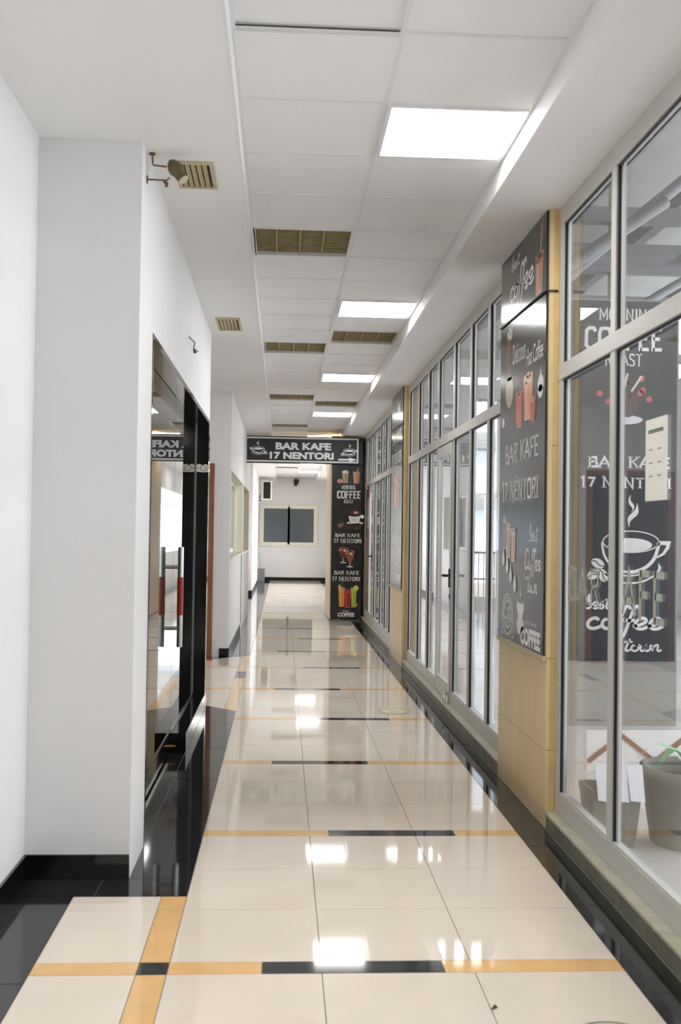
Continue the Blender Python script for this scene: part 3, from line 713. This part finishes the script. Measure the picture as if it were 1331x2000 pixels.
MB().tube([(.42, YE-.12, 3.12), (.40, YE-.13, 3.05), (.38, YE-.18, 2.93)], [.07, .08, .04], 12).build('body', m_blackp, cm)
bn = thing('floor_box', 'grey box standing on the floor at the far left corner', 'box', (-.62, 31.9, 0))
box('body', -.76, -.52, 31.8, 32.1, 0, .36, m_grey, bn, .01); box('lid', -.765, -.515, 31.795, 32.105, .361, .38, m_grey, bn)
o = MB().tube([(-.64, 31.95, .38), (-.70, 32.4, .7), (-.76, 32.6, 1.05), (-.77, 32.62, 2.3)], .006, 6).build('power_cable', m_grey); props(o, 'thin grey cable rising from the far floor box to the window', 'cable')
o = MB().tube([(XL+.008, 15.8, .1), (XL+.008, 15.8, 1.12)], .006, 6).build('wall_cable', m_grey); props(o, 'thin grey cable running down the left window wall', 'cable')

# ================================================================ poster column and hanging sign
pc = thing('poster_column', 'beige column carrying the tall coffee poster at the end of the right glazing', 'column', (1.05, 18.5, 0))
box('shaft', .80, 1.318, 17.60, 19.4, 0, ZS, m_stone, pc); box('base_trim', .792, 1.318, 17.59, 19.41, 0.001, .03, m_kerb, pc)
pa = thing('column_poster', 'tall black coffee poster with drinks and lettering on the far column', 'poster', (1.05, 17.58, .03))
box('board', .815, 1.316, 17.575, 17.598, .03, 2.62, m_poster, pa)
# local artwork coordinates: pixels of the printed sheet, 57 wide and 308 high
def A(x, y): return (x-645, 1213-y)
a = Art(); b = Art()
K = (228, 228, 228)
def capsA(txt, x0, yt, x1, yb, **k): a.caps(txt, x0-645, 1213-yb, x1-645, 1213-yt, **k)
capsA('MORNING', 663, 947, 690, 955.5, serif=False, weight=.2); capsA('COFFEE', 655, 958, 700, 973.5, serif=False, weight=.26); capsA('ROAST', 668, 975.5, 686, 983, serif=False, weight=.16)
capsA('BAR KAFE', 652, 1043, 700, 1050, weight=.2); capsA('17 NËNTORI', 650, 1053.5, 702.5, 1061.5, weight=.2)
capsA('BAR KAFE', 651, 1117, 699, 1124.5, weight=.2); capsA('17 NËNTORI', 648, 1129, 700.5, 1137, weight=.2)
a.font('Premium', 668-645, 1213-1198, 680-645, 1213-1194.5, bold=.01, shear=.3); a.font('COFFEE', 659-645, 1213-1208, 691-645, 1213-1199.5, bold=.06)
b.tumbler(670-645, 1213-943, 1213-918, 13, (150,128,96), (225,220,210), straw=(70,70,70)); b.tumbler(691-645, 1213-943, 1213-920, 13, (178,128,98), (190,150,120), straw=(200,200,200))
b.ellipse(660-645, 1213-939, 5, 4, (214,150,152)); b.ellipse(660-645, 1213-939, 1.6, 1.3, (60,40,40), 2)
for i in range(5): b.ellipse(673-645+i*2.1, 1213-941-(i % 2), .9, .7, (150,110,70), 4)
b.ellipse(689-645, 1213-1022, 16, 3.4, (225,220,218)); b.poly([A(677,1008),A(700,1005),A(698,1018),A(692,1023),A(683,1023),A(679,1018)], (240,238,236), 2)
b.ellipse(688.5-645, 1213-1006.5, 11.5, 2.6, (70,36,26), 3); b.ellipse(702-645+1, 1213-1009, 3.4, 3.6, (230,226,222), 1); b.ellipse(689-645, 1213-1015, 4, 1.2, (200,196,192), 4)
b.poly([A(680,1004),A(683,992),A(687,999),A(691,986),A(693,998),A(698,1000),A(697,1006)], (96,52,40), 4); b.ellipse(691-645, 1213-1001, 4, 2.4, (222,200,190), 5)
b.poly([A(660,1032),A(672,1024),A(701,1022),A(701.5,1034),A(668,1037)], (58,44,40), 1)
for i in range(14): b.ellipse(658-645+(i*7 % 44), 1213-(1027+(i*5 % 10)), 1.7, 1.2, ((110,84,76),(80,60,54),(140,96,98))[i % 3], 2)
b.ellipse(662-645, 1213-1027, 5, 4, (150,112,112), 3); b.ellipse(666-645, 1213-1023, 4, 3, (120,80,82), 4)
b.goblet(668-645, 1213-1102, 34, 15, (120,62,48)); b.goblet(681-645, 1213-1110, 36, 15, (168,92,70), 4)
b.tumbler(666-645, 1213-1188, 1213-1150, 12, (236,160,84), (245,190,120), straw=(90,90,90)); b.tumbler(689-645, 1213-1189, 1213-1150, 11, (180,196,62), (206,214,110), 1, straw=(60,60,60))
b.tumbler(677-645, 1213-1190, 1213-1154, 13, (176,46,44), (206,84,72), 5); b.ellipse(693-645, 1213-1151, 5.2, 5.6, (190,206,70), 6); b.ellipse(693-645, 1213-1151, 3.6, 4, (226,230,130), 7)
b.ellipse(692-645, 1213-1184, 4.4, 3.8, (222,170,60), 9); b.ellipse(662-645, 1213-1150, 2.5, 6, (244,196,120), 8)
ku, kv = .501/57, 2.59/308
a.build('lettering', m_ink, pa, (.815, 17.5745, .03), (ku, 0, 0), (0, 0, kv), (0, -1, 0), step=3e-4)
b.build('drink_pictures', m_ink, pa, (.815, 17.5745, .03), (ku, 0, 0), (0, 0, kv), (0, -1, 0), step=3e-4)

sg = thing('hanging_sign', 'black overhead sign with silver border, white lettering, cups and arrow', 'sign', (.35, 17.5, 2.61))
SX0, SX1, SZ0, SZ1 = -.65, 1.318, 2.612, 3.062
box('box_body', SX0, SX1, 17.50, 17.572, SZ0, SZ1, m_blackp, sg, .003)
box('face', SX0+.03, SX1-.09, 17.494, 17.4995, SZ0+.03, SZ1-.03, m_sign, sg)
MB().box(SX0+.015, SX1-.075, 17.486, 17.4938, SZ0+.018, SZ0+.045).box(SX0+.015, SX1-.075, 17.486, 17.4938, SZ1-.045, SZ1-.018).box(SX0+.015, SX0+.04, 17.486, 17.4938, SZ0+.045, SZ1-.045).box(SX1-.1, SX1-.075, 17.486, 17.4938, SZ0+.045, SZ1-.045).build('border_trim', m_signfr, sg)
a = Art(); k_ = (SX1-SX0)/230.0
a.font('BAR KAFE', 60, 28, 168, 43, K, bold=.045); a.font('17 NENTORI', 49, 8.5, 173, 23.5, K, bold=.045)
a.poly([(182, 11.3), (203, 11.3), (203, 14), (219, 9.5), (203, 5), (203, 7.7), (182, 7.7)], K)
a.build('lettering', m_inkm, sg, (SX0, 17.4935, SZ0), (k_, 0, 0), (0, 0, .45/56), (0, -1, 0))
a = Art(); a.cup(47.4, 51, .0245, K, wt=1.5, kx=-.031)
a.build('cup_emblem', m_inkm, sg, (SX0, 17.4935, SZ0), (k_, 0, 0), (0, 0, .45/56), (0, -1, 0))
a = Art(); a.cup(183.5, 47.5, .022, K, wt=1.5, kx=.030)
a.build('cup_emblem', m_inkm, sg, (SX0, 17.4935, SZ0), (k_, 0, 0), (0, 0, .45/56), (0, -1, 0))
for x in (-.3, .9): MB().tube([(x, 17.54, SZ1-.001), (x, 17.54, ZS+.1 if -.2 < x < 1 else ZS)], .006, 6).build('hanger_rod', m_steel, sg)

# ================================================================ posters on the pillars
def pillar_poster(yf, yn, label, design):
    t = thing('pillar_poster', label, 'poster', (XR, (yf+yn)/2, .845))
    box('board', XR-.012, XR-.001, yn, yf, .85, 3.088, m_poster, t)
    box('bottom_ledge', XR-.02, XR-.0005, yn-.03, yf, .825, .849, m_tanf, t, .002)
    w = yf-yn; a = Art(); b = Art(); s = w/1.06; V = WHITE
    if design == 1:
        a.script('best', .27, 2.125, .47, 2.165, weight=.12, rise=.0); a.script('coffee', .23, 1.95, .80, 2.035, weight=.13, rise=.0)
        a.font('Delicious', .335, 1.575, .64, 1.69, bold=.01, rise=-.01); a.font('Hot Coffee', .67, 1.51, 1.03, 1.61, bold=.01)
        b.tumbler(.93, 1.85, 2.06, .17, (186,128,104), (150,92,72), straw=(206,160,110)); b.ribbon([(.95, 2.0), (.985, 2.21)], .018, (206,160,110), 1)
        b.tumbler(.25, 1.50, 1.80, .15, (120,64,54), (236,232,228)); b.ellipse(.25, 1.44, .1, .1, (214,204,176), 1)
        b.ellipse(.985, 1.38, .06, .045, V, 1); b.ellipse(.98, 1.34, .05, .035, V, 1); b.poly([(.97, 1.42), (1.0, 1.42), (.985, 1.47)], V, 1)
        b.tumbler(.5, 1.20, 1.40, .17, (212,96,70), (226,130,110), straw=(180,60,50)); b.tumbler(.72, 1.22, 1.47, .22, (232,150,112), (240,196,170), 5); b.tumbler(.83, 1.2, 1.33, .13, (176,70,56), (220,150,120), 9)
        b.ellipse(.09, 1.27, .035, .03, V, 1)
        a.caps('BAR KAFE', .15, 1.01, .955, 1.125, weight=.15, thin=.7); a.caps('17 NËNTORI', .085, .795, .955, .91, weight=.15, thin=.7)
        for i, (x, y_, h) in enumerate(((.17, .52, .19), (.27, .47, .2), (.4, .45, .19))): b.tumbler(x, y_, y_+h, .13, ((150,96,88),(190,160,128),(206,150,124))[i], (226,206,190), 1+i*4)
        for x, y_ in ((.15, .47), (.25, .43), (.345, .38), (.455, .33)):
            b.poly(catmull([(x, y_+.055), (x-.035, y_), (x-.03, y_-.035), (x, y_-.05), (x+.03, y_-.035), (x+.035, y_), (x, y_+.055)]), V, 14)
        a.script('best', .76, .57, .95, .615, weight=.11); a.script('Coffee', .67, .42, 1.02, .475, weight=.12); a.font('in', .69, .365, .75, .385, bold=.03); a.script('town', .74, .30, .955, .35, weight=.12)
        b.poly([(.50, .12), (.53, .06), (.64, .06), (.67, .12), (.63, .15), (.67, .2), (.655, .245), (.52, .245), (.50, .2), (.54, .15)], V, 1); b.ellipse(.585, .245, .07, .018, (80,80,80), 2)
        b.poly([(.57, .265), (.585, .32), (.60, .265)], V, 1)
        a.ribbon(ell(.26, .145, .145, .115, 0, 360, 28), .008); a.ribbon(ell(.26, .145, .095, .075, 20, 160, 16), .01); a.ribbon(ell(.26, .145, .095, .075, 200, 340, 16), .008)
        for i in range(22):
            th_ = math.radians(200-i*10.5); a.ribbon([(.26+.105*math.cos(th_), .145+.084*math.sin(th_)), (.26+.135*math.cos(th_), .145+.106*math.sin(th_))], .008)
        a.script('Coffee', .15, .115, .37, .15, weight=.12); a.ellipse(.12, .03, .012, .009, V); a.ellipse(.40, .025, .012, .009, V)
        a.font('Premium Quality', .62, .122, .96, .15, bold=.0, shear=.3); a.font('COFFEE', .59, .01, 1.03, .108, bold=.05)
    else:
        a.caps('BAR KAFE', .1, 1.66, 1.0, 1.79, weight=.17); a.caps('17 NËNTORI', .06, 1.42, 1.0, 1.55, weight=.17)
        a.script('coffee', .25, 1.95, .8, 2.02, weight=.16, rise=.06)
        b.tumbler(.5, .92, 1.28, .34, (228,110,84), (240,160,130), straw=(230,210,190)); b.tumbler(.78, .88, 1.2, .16, (160,150,120), (206,204,180), 5)
        for z in (.78, .69, .60, .52): a.caps('COFFEE'[:3], .45, z-.03, .75, z+.03, weight=.2)
        a.script('best', .6, .4, .9, .44, weight=.18); a.script('town', .55, .24, .95, .29, weight=.18); a.font('COFFEE', .5, .06, 1.0, .15, bold=.05); a.ribbon(ell(.25, .18, .14, .12), .01)
        a.script('coffee', .1, .16, .4, .19, weight=.2)
    O = (XR-.0122, yf, .85); kk = w/1.08
    a.build('lettering', m_ink, t, O, (0, -kk, 0), (0, 0, 1), (-1, 0, 0)); b.build('drink_pictures', m_ink, t, O, (0, -kk, 0), (0, 0, 1), (-1, 0, 0))
pillar_poster(6.31, 5.215, 'tall black coffee poster on the nearest stone pillar', 1)
pillar_poster(12.72, 11.54, 'tall black coffee poster on the farther stone pillar', 2)
for ya, yb, lb in ((5.19, 6.31, 'nearest'), (11.52, 12.72, 'farther')):
    o = MB().tube([(XR+.04, ya-.006, 2.675), (XR-.018, ya-.006, 2.675), (XR-.018, (ya+yb)/2, 2.69), (XR-.018, yb, 2.70)], .0055, 6).build('cable_tie', m_blackp)
    props(o, 'thin black cable wrapped across the poster of the %s pillar' % lb, 'cable')

# ================================================================ inside the shop: banner pillar, planters
bp_ = thing('banner_pillar', 'square shop partition pillar with a tall dark coffee banner, behind the nearest glazing', 'pillar', (2.6, 8.3, 0))
box('shaft', 2.16, 3.06, 8.02, 8.25, 0, 3.3, m_concrete, bp_)
bn_ = thing('coffee_banner', 'tall dark banner with white cup and coffee lettering seen through the nearest glazing', 'banner', (2.6, 8.0, .5))
box('sheet', 2.18, 3.04, 8.0, 8.018, .5, 3.28, mat('satin_dark_banner', (44, 46, 50), .45), bn_)
a = Art()
a.caps('MORNING', 2.42, 3.13, 2.86, 3.22, serif=False, weight=.16); a.caps('COFFEE', 2.31, 2.895, 2.925, 3.08, serif=False, weight=.19); a.caps('ROAST', 2.47, 2.775, 2.765, 2.873, serif=False, weight=.14)
a.caps('BAR KAFE', 2.345, 1.985, 2.995, 2.075, weight=.19, rise=0); a.caps('17 NENTORI', 2.285, 1.83, 3.0, 1.915, weight=.19)
a.script('best', 2.33, .90, 2.52, .955, weight=.15); a.script('coffee', 2.33, .745, 2.93, .835, weight=.14); a.script('town', 2.63, .575, 2.93, .632, weight=.13)
a.build('lettering', m_inkm, bn_, (0, 7.9995, 0), (1, 0, 0), (0, 0, 1), (0, -1, 0))
a = Art(); a.cup(2.29, 1.905, .000587, WHITE)
a.build('cup_emblem', m_inkm, bn_, (0, 7.9995, 0), (1, 0, 0), (0, 0, 1), (0, -1, 0))
a = Art(); a.ellipse(2.64, 2.36, .13, .035, (220,216,224)); a.poly([(2.52, 2.55), (2.76, 2.55), (2.72, 2.42), (2.67, 2.38), (2.6, 2.38), (2.55, 2.42)], (84,58,66), 2)
for i in range(12): a.ellipse(2.5+(i*37 % 28)*.01, 2.5+(i*23 % 20)*.01, .025, .025, ((196,84,96),(150,60,74),(90,60,72))[i % 3], 3)
for x, y_ in ((2.43, 2.56), (2.82, 2.52), (2.55, 2.62), (2.6, 2.47)): a.ellipse(x, y_, .024, .024, (206,86,100), 4)
a.ribbon([(2.62, 2.6), (2.65, 2.72)], .018, (214,210,190), 4); a.ribbon([(2.68, 2.58), (2.76, 2.70)], .018, (214,210,190), 4)
a.build('berry_picture', m_inkm, bn_, (0, 7.9995, 0), (1, 0, 0), (0, 0, 1), (0, -1, 0))

def planter(cx, cy_, r0, r1, h, label, square=False):
    t = thing('planter', label, 'planter', (cx, cy_, 0))
    q = MB(); n = 4 if square else 28; off = math.pi/4 if square else 0
    prof = [(r0, 0.001), (r1*.97, h*.86), (r1, h*.87), (r1, h), (r1*.9, h), (r1*.86, h*.8)]
    vs = [(cx+r*math.cos(off+2*math.pi*i/n), cy_+r*math.sin(off+2*math.pi*i/n), z) for r, z in prof for i in range(n)]
    fs = [(k*n+i, k*n+(i+1) % n, (k+1)*n+(i+1) % n, (k+1)*n+i) for k in range(len(prof)-1) for i in range(n)]
    q.add(vs, fs, not square); q.add(vs[:n], [tuple(range(n))[::-1]]); q.build('pot', m_pot, t)
    MB().add(vs[-n:], [tuple(range(n))]).build('soil', m_soil, t)
    return t
p1 = planter(1.57, 4.95, .13, .165, .27, 'square grey planter just behind the nearest glazing, left of the round one', True)
p2 = planter(1.965, 4.95, .19, .24, .36, 'round grey planter just behind the nearest glazing')
q = MB()
for i in range(6):
    th_ = i*1.05+.3; L = .16+.03*(i % 3)
    pts = [(1.965, 4.95, .34)]+[(1.965+math.cos(th_)*L*s, 4.95+math.sin(th_)*L*s, .34+.11*math.sin(s*2.4)) for s in (.35, .7, 1.0, 1.25)]
    for j in range(4):
        w = (.012, .03, .03, .018, .002); nx, ny = -math.sin(th_), math.cos(th_)
        a_, b_ = pts[j], pts[j+1]
        q.add([(a_[0]-nx*w[j], a_[1]-ny*w[j], a_[2]), (a_[0]+nx*w[j], a_[1]+ny*w[j], a_[2]), (b_[0]+nx*w[j+1], b_[1]+ny*w[j+1], b_[2]), (b_[0]-nx*w[j+1], b_[1]-ny*w[j+1], b_[2])], [(0, 1, 2, 3)], True)
q.build('leaves', m_leaf, p2)
cd = thing('menu_card', 'white folded menu cards leaning on the square planter', 'card', (1.6, 4.83, .26))
for i in range(3):
    x = 1.47+i*.075
    MB().add([(x, 4.80-.004*i, .235), (x+.07, 4.80, .225), (x+.075, 4.86, .385), (x+.0, 4.86, .395), (x, 4.804, .235), (x+.07, 4.804, .225), (x+.075, 4.864, .385), (x, 4.864, .395)],
             [(0,1,2,3), (7,6,5,4), (0,4,5,1), (1,5,6,2), (2,6,7,3), (3,7,4,0)]).build('card_sheet', m_white, cd)
MB().box(1.52, 1.55, 4.792, 4.796, .33, .335).build('red_print', m_red, cd)
zz = thing('zigzag_panel', 'low white panel with brown zigzag slats behind the planters', 'panel', (2.4, 6.45, 0))
box('board', 1.9, 3.1, 6.46, 6.48, .0, .25, m_white, zz)
for i in range(5):
    x = 1.91+i*.21; z0_, z1_ = (.06, .22) if i % 2 == 0 else (.22, .06)
    d = Vector((.21, 0, z1_-z0_)).normalized(); nn = Vector((-d.z, 0, d.x))*.014
    p0, p1_ = Vector((x, 6.45, z0_)), Vector((x+.21, 6.45, z1_))
    vs = [p0-nn, p1_-nn, p1_+nn, p0+nn]; vs += [v+Vector((0, .0095, 0)) for v in vs]
    MB().add(vs, [(0,1,2,3), (7,6,5,4), (0,4,5,1), (1,5,6,2), (2,6,7,3), (3,7,4,0)]).build('slat', m_wood, zz)
# notice and vinyl letters on the nearest glazing
nt_ = thing('paper_notice', 'white paper notice taped inside the nearest glazing', 'notice', (XG+.024, 3.87, 1.585))
box('sheet', XG+.0235, XG+.0255, 3.76, 3.985, 1.585, 1.895, m_paper, nt_)
a = Art(); a.poly([(.03, .255), (.19, .255), (.19, .27), (.03, .27)], (120,120,118))
for i in range(3):
    a.poly([(.04, .19-i*.05), (.08, .19-i*.05), (.08, .196-i*.05), (.04, .196-i*.05)], (150,150,146)); a.poly([(.13, .19-i*.05), (.17, .19-i*.05), (.17, .196-i*.05), (.13, .196-i*.05)], (150,150,146))
a.build('print', m_inkm, nt_, (XG+.0233, 3.985, 1.585), (0, -1, 0), (0, 0, 1), (-1, 0, 0))
vl = thing('window_lettering', 'grey vinyl cafe name letters across the nearest glazing', 'lettering', (XG+.024, 4.4, 1.12))
a = Art(); a.caps('BAR', 0, .02, .52, .19, (176,176,166), weight=.12, gap=.2, serif=False); a.caps('KAFE', .66, .005, 1.32, .205, (176,176,166), weight=.14, gap=.14, serif=False)
a.build('letters', m_inkm, vl, (XG+.0255, 5.09, 1.115), (0, -1, 0), (0, 0, 1), (-1, 0, 0))

# outside glimpse through the shop's end doorway
ex = thing('terrace_railing', 'dark iron railing outside the far doorway of the shop', 'railing', (4.3, 24, .3))
box('rail', 3.4, 5.6, 24, 24.05, 1.05, 1.10, m_rail, ex); box('rail', 3.4, 5.6, 24, 24.05, .45, .49, m_rail, ex)
for i in range(19): box('baluster', 3.42+i*.12, 3.44+i*.12, 24.01, 24.03, -.01, 1.05, m_rail, ex)
struct('ground', MB().box(-30, 60, 23.5, 90, -.06, -.01), m_ext, 'pale paving outside the shop')
bl = thing('office_building', 'pale building with long balcony bands outside the shop doorway', 'building', (14, 60, 0))
box('facade', 4, 34, 60, 66, 0, 14, m_ext, bl)
for z in (3.0, 6.4, 9.8): box('balcony', 4, 34, 58.6, 60, z, z+.9, m_concrete, bl)

# ================================================================ ceiling lights, troffers, vents
GRP = 'square lit ceiling panels'
order = ['nearest large lit square ceiling panel', 'second lit ceiling panel from the camera', 'third lit ceiling panel from the camera', 'fourth lit ceiling panel, just before the hanging sign']
for (c, k) in sorted(lights, key=lambda q: q[1]):
    ya = YL0+k*TW; xa = CXS[c]
    if k > 46: continue
    i = k//6
    lb = order[i] if 0 <= i < 4 else (['panel straight behind the viewpoint', 'panel farthest behind the viewpoint'][-i-1] if i < 0 else {4: 'first', 6: 'second', 7: 'third'}[i]+' lit ceiling panel beyond the hanging sign, counted from it')
    t = thing('ceiling_light', lb, 'ceiling light', (xa+.3, ya+.3, ZC), GRP if not 0 <= i < 4 else GRP)
    MB().box(xa+.009, xa+.591, ya+.009, ya+.028, ZC-.008, ZC+.012).box(xa+.009, xa+.591, ya+.572, ya+.591, ZC-.008, ZC+.012).box(xa+.009, xa+.028, ya+.028, ya+.572, ZC-.008, ZC+.012).box(xa+.572, xa+.591, ya+.028, ya+.572, ZC-.008, ZC+.012).build('frame', m_grid, t)
    box('diffuser', xa+.028, xa+.572, ya+.028, ya+.572, ZC-.004, ZC+.008, m_panel, t)
tl = {(0,3): 'nearest unlit brown louvred ceiling fitting', (0,9): 'second unlit louvred fitting in the left tile row', (0,15): 'third unlit louvred fitting in the left tile row', (0,21): 'fourth unlit louvred fitting in the left row, by the sign',
      (1,8): 'nearest unlit louvred fitting in the right tile row', (1,16): 'second unlit louvred fitting in the right tile row'}
for (c, k) in sorted(trof, key=lambda q: q[1]):
    ya = YL0+k*TW; xa = CXS[c]
    t = thing('louvred_fitting', tl.get((c, k), 'unlit louvred ceiling fitting beyond the hanging sign, %s' % {(0,27): 'first in the left row', (0,33): 'second in the left row', (0,39): 'last in the left row', (1,33): 'the one in the right row'}.get((c, k), '')), 'ceiling light', (xa+.3, ya+.3, ZC), 'unlit louvred ceiling fittings')
    MB().box(xa+.009, xa+.591, ya+.009, ya+.02, ZC-.002, ZC+.02).box(xa+.009, xa+.591, ya+.58, ya+.591, ZC-.002, ZC+.02).box(xa+.009, xa+.02, ya+.02, ya+.58, ZC-.002, ZC+.02).box(xa+.58, xa+.591, ya+.02, ya+.58, ZC-.002, ZC+.02).build('frame', m_grid, t)
    MB().box(xa+.02, xa+.58, ya+.02, ya+.58, ZC+.09, ZC+.1).box(xa+.014, xa+.02, ya+.02, ya+.58, ZC+.02, ZC+.1).box(xa+.58, xa+.586, ya+.02, ya+.58, ZC+.02, ZC+.1).box(xa+.014, xa+.586, ya+.58, ya+.586, ZC+.02, ZC+.1).box(xa+.014, xa+.586, ya+.014, ya+.02, ZC+.02, ZC+.1).build('reflector', m_trofin, t)
    for j in range(9):
        yq = ya+.07+j*.058; box('louvre_blade', xa+.021, xa+.579, yq, yq+.004, ZC+.012, ZC+.04, m_trofsl, t)
    for j in range(3): box('louvre_divider', xa+.14+j*.14, xa+.147+j*.14, ya+.021, ya+.579, ZC+.008, ZC+.05, m_trofsl, t)
for (xa, xb, ya, yb, lb) in ((-.515, -.335, 4.68, 5.03, 'nearer beige air vent grille in the left soffit beside the spotlight'), (-.54, -.352, 8.08, 8.56, 'farther beige air vent grille in the left soffit')):
    t = thing('air_vent', lb, 'vent', ((xa+xb)/2, (ya+yb)/2, ZS-.01), 'soffit air vents')
    MB().box(xa, xb, ya, ya+.02, ZS-.01, ZS-.0005).box(xa, xb, yb-.02, yb, ZS-.01, ZS-.0005).box(xa, xa+.018, ya+.02, yb-.02, ZS-.01, ZS-.0005).box(xb-.018, xb, ya+.02, yb-.02, ZS-.01, ZS-.0005).build('frame', m_tanf, t)
    box('backing', xa+.018, xb-.018, ya+.02, yb-.02, ZS-.0012, ZS-.0004, m_dark, t)
    n = 5
    for j in range(n):
        x = xa+.026+j*(xb-xa-.05)/n; w = (xb-xa-.05)/n*.72
        MB().add([(x, ya+.02, ZS-.009), (x+w, ya+.02, ZS-.003), (x+w, yb-.02, ZS-.003), (x, yb-.02, ZS-.009), (x, ya+.02, ZS-.0072), (x+w, ya+.02, ZS-.0014), (x+w, yb-.02, ZS-.0014), (x, yb-.02, ZS-.0072)],
                 [(0,3,2,1), (4,5,6,7), (0,1,5,4), (1,2,6,5), (2,3,7,6), (3,0,4,7)]).build('slat', m_tan, t)
# bracket spotlight
sp_ = thing('bracket_spotlight', 'tarnished metal spotlight on a bent bracket at the top of the left wall pier', 'spotlight', (XL, 4.6, 2.97))
MB().tube([(-.592, 4.6, ZS), (-.592, 4.6, ZS-.006)], .014, 10).tube([(-.592, 4.6, ZS-.004), (-.59, 4.6, ZS-.045), (-.585, 4.6, ZS-.052), (-.53, 4.6, ZS-.057)], .0038, 8).build('rod', m_copper, sp_)
MB().tube([(XL, 4.6, 2.975), (XL+.004, 4.6, 2.975)], .018, 10).tube([(XL, 4.6, 2.975), (-.53, 4.6, 2.973), (-.515, 4.6, 2.985)], .0038, 8).build('wall_arm', m_copper, sp_)
MB().tube([(-.54, 4.6, 2.972), (-.528, 4.6, 2.958), (-.53, 4.6, 2.945)], .008, 8).build('clamp', m_copper, sp_)
d = Vector((.42, -.1, -.6)).normalized(); c0 = Vector((-.513, 4.6, 3.056))
MB().tube([c0-d*.005, c0+d*.008, c0+d*.026, c0+d*.046, c0+d*.058, c0+d*.066, c0+d*.1], [.008, .022, .031, .034, .029, .025, .024], 18).build('lamp_head', m_spot, sp_)
MB().tube([c0+d*.1005, c0+d*.106], [.0235, .022], 18).build('lens', m_tanf, sp_)
o = MB().tube([(XL, 6.72, 2.685), (XL+.03, 6.82, 2.665), (XL+.012, 6.95, 2.65), (XL+.03, 7.1, 2.655)], .0035, 6).tube([(XL+.012, 6.95, 2.65), (XL+.02, 6.98, 2.63)], [.004, .011], 8).build('loose_wires', m_blackp)
props(o, 'loose electric wires sticking out of the white wall above the portal', 'wire')

# ---- floor stickers and specks
def sticker(cx, cy_, r, label):
    t = thing('floor_sticker', label, 'sticker', (cx, cy_, 0), 'round floor stickers'); a = Art()
    a.ellipse(0, 0, r, r, (222,214,200), 1, 36); a.ribbon(ell(0, 0, r*.97, r*.97, n=36), r*.08, (120,120,104), 2); a.ribbon(ell(0, 0, r*.80, r*.80, n=36), r*.16, (206,196,120), 2)
    a.ellipse(0, 0, r*.45, r*.5, (226,216,160), 2); a.poly([(-r*.3, -r*.06), (r*.3, -r*.06), (r*.3, r*.06), (-r*.3, r*.06)], (120,118,110), 3)
    a.build('print', m_inkm, t, (cx, cy_, .0008), (1, 0, 0), (0, 1, 0), (0, 0, 1))
sticker(.935, 8.62, .125, 'round yellow ringed floor sticker near the middle glass door')
sticker(.98, 3.0, .125, 'round yellow ringed floor sticker at the bottom edge of the view')
t = thing('floor_sticker', 'faded red and cream floor sticker before the poster column', 'sticker', (.97, 14.95, 0), 'round floor stickers')
a = Art(); a.ellipse(0, 0, .15, .2, (206,170,150), 1); a.ellipse(0, 0, .1, .13, (216,206,180), 2); a.build('print', m_inkm, t, (.97, 14.95, .0008), (1, 0, 0), (0, 1, 0), (0, 0, 1))
o = MB().tube([(.66, 3.21, .003), (.672, 3.225, .004), (.68, 3.222, .002)], [.002, .006, .001], 7).build('dirt_speck', m_blackp); props(o, 'small dark speck of dirt on the cream tiles at the bottom right', 'dirt')
